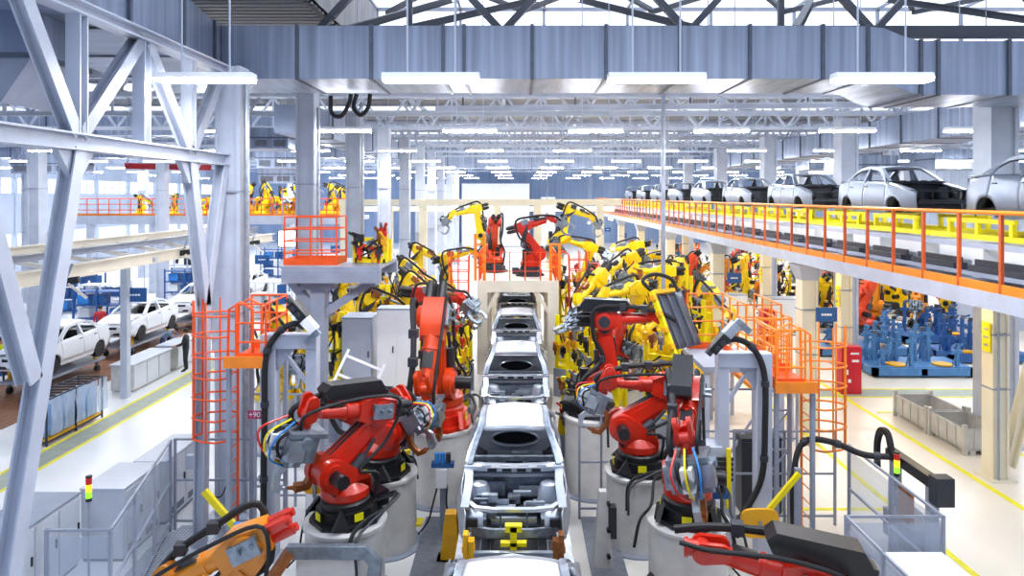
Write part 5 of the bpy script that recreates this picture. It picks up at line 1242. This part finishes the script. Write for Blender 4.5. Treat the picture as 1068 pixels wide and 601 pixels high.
# racks and machines filling the left hall
def rack(label, x, y, w, d, h, mt, load, seed):
    r = random.Random(seed); t = thing('storage_rack', label, 'rack', (x, y, 0))
    for xx in (-w/2,0,w/2):
        for yy in (-d/2,d/2): MB().bx(xx-.04,xx+.04,yy-.04,yy+.04,0,h).build('upright',mt,t)
    for k in range(4):
        z = .15+k*(h-.3)/3; MB().bx(-w/2,w/2,-d/2,d/2,z-.03,z+.03).build('shelf',mt,t)
        if k < 3:
            for j in range(3):
                if r.random() < .8: MB().box((-w/3+j*w/3, r.uniform(-.1,.1), z+.03+h*.11),(w*.24,d*.7,h*.2)).build('bin',r.choice(load),t,.01)
    return t
k = 0
for (x, y, w, h) in [(-21.6,35.4,2.4,2.4),(-23,38,2.4,2.4),(-24,29,2,2.6),(-21.8,45,2.6,2.4),(-14.5,40,2.2,2.3),(-12.6,44,2.2,2.4),(-10.2,37,1.8,2.2),(-11.5,48.6,2.4,2.4),(-9.4,42,2,2.6),(-27,42,2.6,2.6),(-30,36,2.6,2.4),(-15,58,3,2.6),(-21,60,3,2.6),(-10,56,2.4,2.8),(-26,54,3,2.6)]:
    rack('%s storage rack with bins in the far left hall, %s in the walking order outward' % (('blue','white','pale')[k%3], ORD[k]), x, y, w, .9, h, ('blue','white','steel_white')[k%3], [['sky_blue','white','blue'],['white','cabinet','blue'],['white','steel_white','charcoal']][k%3], k); k += 1
for i, (x, y, w, d, h) in enumerate([(-10.8,26,1.0,1.4,1.5),(-9.2,29.5,1.4,1,1.9),(-11.2,33,1.2,1.6,1.6),(-8.6,36,1.2,1.2,2.2),(-22.5,24.5,1.2,1.6,1.4),(-25.5,33,1.6,1.4,1.8)]):
    cabinet('white machine cabinet in the left hall, %s along behind the columns' % ORD[i], x-w/2, x+w/2, y-d/2, y+d/2, 0, h, mt='white', top='steel_white', doors=1, name='machine_cabinet')
for i, (x, y) in enumerate(((-20.3,25.2),(-21.5,29.6),(-20.8,27.4))):
    t = thing('barrel', 'blue barrel beside the white car bodies, %s from the girder' % ORD[i], 'barrel', (x, y, 0)); m = MB(); m.lathe([(.28,0),(.3,.03),(.3,.28),(.32,.3),(.3,.32),(.3,.58),(.32,.6),(.3,.62),(.3,.88),(.28,.9)],20); m.build('drum','blue',t); MB().cyl((.12,0,.9),(.12,0,.93),.04,n=8).build('bung','black',t)
t = thing('display_board', 'large white display screen hanging in the left hall beyond the orange platform', 'screen', (-11.2, 34, 5.05)); MB().bx(-.8,.8,0,.12,-.44,.44).build('bezel','charcoal',t); MB().bx(-.75,.75,-.01,0,-.39,.39).build('screen','screen',t)
for x in (-.6,.6): MB().cyl((x,.06,.44),(x,.06,7.3),.02,n=6).build('hanger','steel_grey',t)
def blue_sign(label, x, y, z, w=.62, h=.42, top=5.05):
    t = thing('hanging_sign', label, 'sign', (x, y, z)); MB().bx(-w/2,w/2,-.03,.03,-h/2,h/2).build('board','blue',t,.005)
    m = MB()
    for k in range(4): m.bx(-w*.26+k*w*.13,-w*.26+k*w*.13+w*.1,-.036,-.03,-.03,.03)
    m.build('lettering','white',t)
    for x in (-w*.4,w*.4): MB().cyl((x,0,h/2),(x,0,top-z),.012,n=6).build('hanger','steel_grey',t)
for i, y in enumerate((20.3,29.3,40.5,50.5,60.5,71)):
    blue_sign('blue hanging sign under the edge of the overhead deck, %s away from the viewer' % ORD[i], 9.25 if i else 9.15, y, 3.66)
for i, (x, y) in enumerate(((-13.7,24.4),(-14.2,37.8),(-12.0,45),(-16,52))):
    blue_sign('blue hanging sign in the left hall, %s along the beige track' % ORD[i], x, y, 3.65, .8, .5, 5.2 if i < 2 else 12.1)

# ------------------------------------------------------------------ right hall
def bin_(label, x0, x1, y0, y1, h):
    t = thing('steel_bin', label, 'bin', ((x0+x1)/2,(y0+y1)/2,0)); w, d = (x1-x0)/2, (y1-y0)/2
    for nm, a in (('side_wall',(-w,-w+.03,-d,d)),('side_wall',(w-.03,w,-d,d)),('end_wall',(-w,w,-d,-d+.03)),('end_wall',(-w,w,d-.03,d))): MB().bx(*a,.14,h).build(nm,'bin',t)
    MB().bx(-w,w,-d,d,.12,.16).build('bottom','bin',t); MB().bx(-w-.02,w+.02,-d-.02,-d+.05,h-.05,h).build('rim','bin',t); MB().bx(-w-.02,-w+.05,-d,d,h-.05,h).build('rim','bin',t); MB().bx(w-.05,w+.02,-d,d,h-.05,h).build('rim','bin',t); MB().bx(-w,w,d-.05,d+.02,h-.05,h).build('rim','bin',t)
    for sx in (-1,1):
        for sy in (-1,1): MB().bx(sx*w-.05,sx*w+.05,sy*d-.05,sy*d+.05,0,h+.12).build('corner_post','bin',t)
    for k in (-.5,0,.5): MB().bx(-w-.03,-w,d*k-.03,d*k+.03,.14,h).build('rib','bin',t); MB().bx(w*k-.03,w*k+.03,-d-.03,-d,.14,h).build('rib','bin',t)
    for k in (-.6,0,.6): MB().bx(w*k-.08,w*k+.08,-d,d,.0,.12).build('skid','bin',t)
bin_('grey steel bin nearer the cream column with the brace', 12.35, 13.5, 18.9, 20.5, .72)
bin_('grey steel bin behind the first bin, farther from the braced column', 12.3, 13.45, 20.6, 22.3, .72)
def red_cab(label, x, y, w, d, h):
    t = thing('fire_cabinet', label, 'cabinet', (x, y, 0)); MB().bx(-w/2,w/2,-d/2,d/2,0,h).build('body','red',t,.01)
    o = MB().bx(-w/2+.03,w/2-.03,-d/2-.02,-d/2,.06,h-.06).build('door','red',t,.005); MB().bx(-w*.3,-w*.2,-d/2-.05,-d/2-.02,h*.42,h*.52).build('handle','white',o)
    MB().bx(.0,w*.35,-d/2-.026,-d/2-.02,h*.68,h*.73).build('label_strip','white',o); MB().bx(-.05,w*.35,-d/2-.026,-d/2-.02,h*.84,h*.88).build('label_strip','white',o); MB().bx(-w*.2,-w*.05,-d/2-.026,-d/2-.02,h*.25,h*.32).build('label_strip','white',o)
red_cab('tall red fire cabinet in front of the second inner deck column', 12.05, 24.9, .72, .4, 1.72); red_cab('tall red fire cabinet farther back under the overhead deck', 12.0, 33.0, .66, .4, 1.72)
red_cab('small red fire cabinet far back near the last blue signs', 9.9, 52, .7, .4, 1.72)
# blue fixture pallets
def blue_pallet(label, x, y, w, d, seed, mt='blue_steel', full=True):
    r = random.Random(seed); t = thing('fixture_pallet', label, 'pallet', (x, y, 0))
    m = MB(); m.bx(-w/2,w/2,-d/2,-d/2+.2,.08,.38); m.bx(-w/2,w/2,d/2-.2,d/2,.08,.38); m.bx(-w/2,-w/2+.2,-d/2,d/2,.08,.38); m.bx(w/2-.2,w/2,-d/2,d/2,.08,.38); m.bx(-w/2,w/2,-.1,.1,.1,.36); m.bx(-.12,.12,-d/2,d/2,.1,.36); m.build('base_frame',mt,t)
    MB().bx(-w/2+.1,w/2-.1,-d/2+.1,d/2-.1,.36,.4).build('deck_plate',mt,t)
    for sx in (-1,1):
        for sy in (-1,1): MB().bx(sx*(w/2-.15)-.1,sx*(w/2-.15)+.1,sy*(d/2-.15)-.1,sy*(d/2-.15)+.1,0,.08).build('foot','charcoal',t)
    for k in range(14):
        xx, yy = r.uniform(-w/2+.25,w/2-.25), r.uniform(-d/2+.25,d/2-.25); h = r.uniform(.5,1.5)
        m = MB(); m.bx(xx-.06,xx+.06,yy-.06,yy+.06,.4,.4+h); m.bx(xx-.2,xx+.2,yy-.04,yy+.04,.3+h*.8,.42+h*.8); m.bar((xx,yy,.4+h),(xx+r.uniform(-.3,.3),yy-.2,.55+h),.07,.07); m.bar((xx-.2,yy,.4),(xx,yy,.4+h*.6),.05,.05,(0,1,0)); m.build('fixture_post',mt,t)
        MB().box((xx,yy-.08,.45+h),(.14,.14,.14)).build('clamp',r.choice(['charcoal','steel_dark',mt]),t)
    for k in (-.7,.8): MB().lathe([(.36,.4),(.38,.46),(.2,.5)],16,(k*w/3.2,-d/4,0)).build('locating_disc','yellow_deep',t)
    return t
blue_pallet('blue fixture pallet with yellow discs on the right floor beyond the green strip', 16.0, 27.9, 4.0, 2.0, 3); blue_pallet('blue fixture pallet behind the one with yellow discs', 15.4, 31.4, 4.2, 2.0, 4); blue_pallet('dark blue fixture pallet farther right behind the first', 20.2, 30.2, 3.6, 2.2, 5, 'blue'); blue_pallet('dark blue fixture pallet far back at the right', 20.4, 34.0, 3.6, 2.2, 6, 'blue')
k = 0; FF = [(11.2,40,2.4),(13.2,40.5,2.6),(15.6,41,2.4),(18.2,42,2.6),(20.8,42.5,2.4),(14,50,2.6),(17.5,49.5,2.8),(10.6,47,2.4),(12,60,2.8),(15.5,62,2.8),(19.5,58,2.8),(23.5,59.2,2.8),(25.5,46,2.6)]
for (x, y, h) in FF:
    fixture('clamping fixture in the warm far area under the overhead deck, %s going back' % ORD[sum(1 for q in FF if q[1] < y)], x, y, .1, h, 200+k, 'yellow' if k % 3 else 'robot_orange', 8, 1.6); k += 1
cabinet('pale control cabinet pair far behind the first outer deck column', 12.6, 14.6, 35, 36, 0, 1.9, mt='white', top='steel_grey', doors=2); cabinet('second pale control cabinet beside the first far one', 10.9, 12.2, 36.4, 37.2, 0, 1.9, mt='white', top='steel_grey', doors=2)
for i, (x0, x1, y, h) in enumerate(((-13.5,-9,96,5.8),(-8,1.5,96,5.9),(3.2,5.2,97,4.0))):
    cabinet('white enclosure far away at the end of the hall, %s from the columns' % ORD[i], x0, x1, y, y+3, 0, 3+h, mt='white', top='steel_white', doors=3, name='machine_enclosure', vent=False)
# sheet guard walls on the far right floor
t = thing('barrier_wall', 'pale sheet barrier behind the blue pallets at the far right', 'barrier', (27, 36, 0))
for k in range(6): MB().bx(-4+k*1.6,-2.5+k*1.6,-.03,.03,.1,3.2).build('panel','steel_white',t); MB().bx(-4.06+k*1.6,-3.98+k*1.6,-.06,.06,0,3.3).build('post','steel_grey',t)

# ------------------------------------------------------------------ people
def person(label, x, y, rz, J, cloth, legs='cloth_dark', hair='hair', cap=None):
    """J: joints; grows one continuous skinned body, hair and cap are children"""
    b = {'pel':(0,0,.95),'spi':(0,0,1.15),'che':(0,0,1.36),'nec':(0,0,1.5),'hea':(0,-.02,1.62),'top':(0,-.01,1.72),
         'shl':(-.19,0,1.42),'ell':(-.25,0,1.14),'wrl':(-.27,-.06,.9),'shr':(.19,0,1.42),'elr':(.25,0,1.14),'wrr':(.27,-.06,.9),
         'hil':(-.1,0,.9),'knl':(-.11,-.02,.5),'anl':(-.12,.02,.09),'tol':(-.13,-.16,.04),'hir':(.1,0,.9),'knr':(.11,-.02,.5),'anr':(.12,.02,.09),'tor':(.13,-.16,.04)}
    b.update(J); rad = {'pel':.15,'spi':.135,'che':.155,'nec':.055,'hea':.095,'top':.075,'shl':.075,'ell':.048,'wrl':.03,'shr':.075,'elr':.048,'wrr':.03,'hil':.1,'knl':.06,'anl':.042,'tol':.035,'hir':.1,'knr':.06,'anr':.042,'tor':.035}
    E = [('pel','spi'),('spi','che'),('che','nec'),('nec','hea'),('hea','top'),('che','shl'),('shl','ell'),('ell','wrl'),('che','shr'),('shr','elr'),('elr','wrr'),('pel','hil'),('hil','knl'),('knl','anl'),('anl','tol'),('pel','hir'),('hir','knr'),('knr','anr'),('anr','tor')]
    names = list(b); P = [V(b[n]) for n in names]; RR = [rad[n] for n in names]; ed = [(names.index(p), names.index(q)) for p, q in E]; seg = ['t']*0
    for s in 'lr':
        w = V(b['wr'+s]); d = (w-V(b['el'+s])).normalized(); sd = d.cross(V((0,1,0))); sd = sd.normalized() if sd.length > .1 else V((1,0,0))
        P.append(w+d*.07); RR.append(.035); pa = len(P)-1; ed.append((names.index('wr'+s), pa)); names.append('palm'+s)
        for k, (o, l) in enumerate(((-.03,.075),(-.01,.085),(.01,.08),(.03,.065))):
            P.append(w+d*.11+sd*o); RR.append(.0095); P.append(w+d*(.11+l*.6)+sd*o+V((0,-.012,0))); RR.append(.009); P.append(w+d*(.11+l)+sd*o+V((0,-.03,0))); RR.append(.008)
            i = len(P)-3; ed += [(pa,i),(i,i+1),(i+1,i+2)]; names += ['palmf','palmf','palmf']
        P.append(w+d*.06+sd*.045*(1 if s == 'l' else -1)+V((0,-.03,0))); RR.append(.011); ed.append((pa,len(P)-1)); names.append('palmf')
    me = bpy.data.meshes.new('body'); me.from_pydata(P, ed, []); o = bpy.data.objects.new('tmp', me); COL.objects.link(o)
    md = o.modifiers.new('s','SKIN'); md.use_smooth_shade = True
    for i, sv in enumerate(me.skin_vertices[0].data): sv.radius = (RR[i],RR[i]); sv.use_root = (i == 0)
    o.modifiers.new('sub','SUBSURF').levels = 1
    bpy.context.view_layer.update(); ev = o.evaluated_get(bpy.context.evaluated_depsgraph_get()); bm = bpy.data.meshes.new_from_object(ev); bpy.data.objects.remove(o)
    bm.name = 'person'
    for m in (cloth, legs, 'skin', 'rubber'): bm.materials.append(MAT[m])
    def near(c):
        best = None
        for i, j in ed:
            a, q = P[i], P[j]; d = q-a; t = max(0, min(1, (c-a).dot(d)/max(d.length_squared,1e-9))); ds = (a+d*t-c).length-.5*(RR[i]+(RR[j]-RR[i])*t)
            if best is None or ds < best[0]: best = (ds, names[i], names[j])
        return best[1], best[2]
    for p in bm.polygons:
        a, c = near(p.center)
        p.material_index = 2 if ('palm' in a or 'palm' in c or c in ('hea','top')) else 3 if c.startswith('to') and c != 'top' else 1 if c[:2] in ('hi','kn','an') else 0
        p.use_smooth = True
    t = link('person', bm, None); t.location = (x,y,0); t.rotation_euler = (0,0,rz); tag(t, label, 'person')
    h = V(b['hea']); tp = V(b['top']); ax = (tp-h).normalized(); f = V((0,-1,0)) if abs(ax.y) < .6 else V((0,-.5,-.8))
    m = MB(); c = h+ax*.035-f*.02
    m.sphere(c+ax*.03,.105,14,(1,1,1)); m.build('hair' if not cap else 'cap', cap or hair, t)
    m = MB()
    for sx in (-1,1): m.sphere(h+f*.09+V((sx*.033,0,0))+ax*.012,.012,8)
    m.build('eye','black',t)
    m = MB(); m.add([h+f*.09+ax*.01,h+f*.125-ax*.022,h+f*.09-ax*.025+V((.018,0,0)),h+f*.09-ax*.025-V((.018,0,0))],[(0,1,2),(0,3,1),(1,3,2)]); m.build('nose','skin',t)
    MB().bar(h+f*.098-ax*.05-V((.025,0,0)),h+f*.098-ax*.05+V((.025,0,0)),.012,.008).build('mouth','red_dark',t)
    m = MB()
    for sx in (-1,1): m.sphere(h+V((sx*.098,0,0)),.024,8,(.5,1,1.2))
    m.build('ear','skin',t)
lean = {'spi':(0,-.12,1.1),'che':(0,-.33,1.22),'nec':(0,-.46,1.28),'hea':(0,-.57,1.32),'top':(0,-.64,1.37),'shl':(-.19,-.34,1.26),'ell':(-.26,-.5,1.06),'wrl':(-.18,-.66,1.05),'shr':(.19,-.34,1.26),'elr':(.26,-.5,1.06),'wrr':(.18,-.66,1.05)}
work = {'ell':(-.25,-.08,1.15),'wrl':(-.16,-.32,1.08),'elr':(.25,-.08,1.15),'wrr':(.16,-.32,1.08)}
person('person in grey-blue work clothes leaning over the shorter workbench', -15.55, 29.8, R(95), lean, 'cloth_blue', 'cloth_navy')
person('person in black standing at the near end of the shorter workbench', -13.6, 27.9, R(-80), work, 'cloth_dark', 'cloth_dark')
person('person in a yellow high-visibility vest at the left frame edge', -19.9, 26.2, R(60), work, 'cloth_hivis', 'cloth_navy')
person('person in a red top among the white car bodies of the left hall', -20.6, 33.6, R(40), {}, 'cloth_red', 'cloth_navy')
person('person in grey seen behind the orange ladder landing on the left', -11.4, 29.0, R(180), work, 'cloth_navy', 'cloth_dark')

# warm tube lamps under the overhead deck and over the far right working area
k = 0
for (x, y, z, top) in [(10.8,18,4.9,5.12),(10.8,25,4.9,5.12),(10.8,32,4.9,5.12),(10.8,39,4.9,5.12),(10.8,46,4.9,5.12),(10.8,53,4.9,5.12),(18.3,34,5.2,12.3),(20.5,38,5.2,12.3),(18.3,45,5.2,12.3),(21,51,5.2,12.3),(18.3,56,5.2,12.3),(22,58,5.2,12.3),(4.6,44,5.4,12.3),(7,52,5.4,12.3),(2,48,5.4,12.3)]:
    t = thing('tube_lamp', 'warm tube lamp %s, %s along' % ('under the overhead deck' if k < 6 else 'over the right working area' if k < 12 else 'behind the cream frame', ORD[k if k < 6 else k-6 if k < 12 else k-12]), 'lamp', (x, y, z)); k += 1
    MB().bx(-.1,.1,-.8,.8,.03,.1).build('lamp_housing','white',t); MB().cyl((0,-.75,0),(0,.75,0),.05,n=10).build('tube','lamp_warm',t)
    for yy in (-.5,.5): MB().cyl((0,yy,.1),(0,yy,top-z),.012,n=6).build('hanger','steel_grey',t)
# small turns and shifts so that neighbouring robots and fixtures stand clear of each other
for n, a in {"008": -40, "009": 30, "010": 75, "048": 75, "053": 70, "014": -20, "015": 40, "016": 40, "019": 20, "021": 90, "024": 65, "026": 20, "034": 20, "044": 20, "045": 40, "046": 65, "049": 20, "052": -20, "064": 90, "068": -65}.items(): bpy.data.objects['welding_robot.'+n].rotation_euler.z += R(a)
for n, (dx, dy) in {"": [-0.4, 1.0], ".005": [0, -0.5], ".006": [0, 0.5], ".007": [0.4, -0.5], ".010": [-0.4, 0.5], ".012": [-0.4, -0.5], ".022": [-0.4, 0.5], ".023": [0, 0.5], ".025": [0, 1.0], ".032": [0, 1.0]}.items(): o = bpy.data.objects['clamping_fixture'+n]; o.location.x += dx; o.location.y += dy
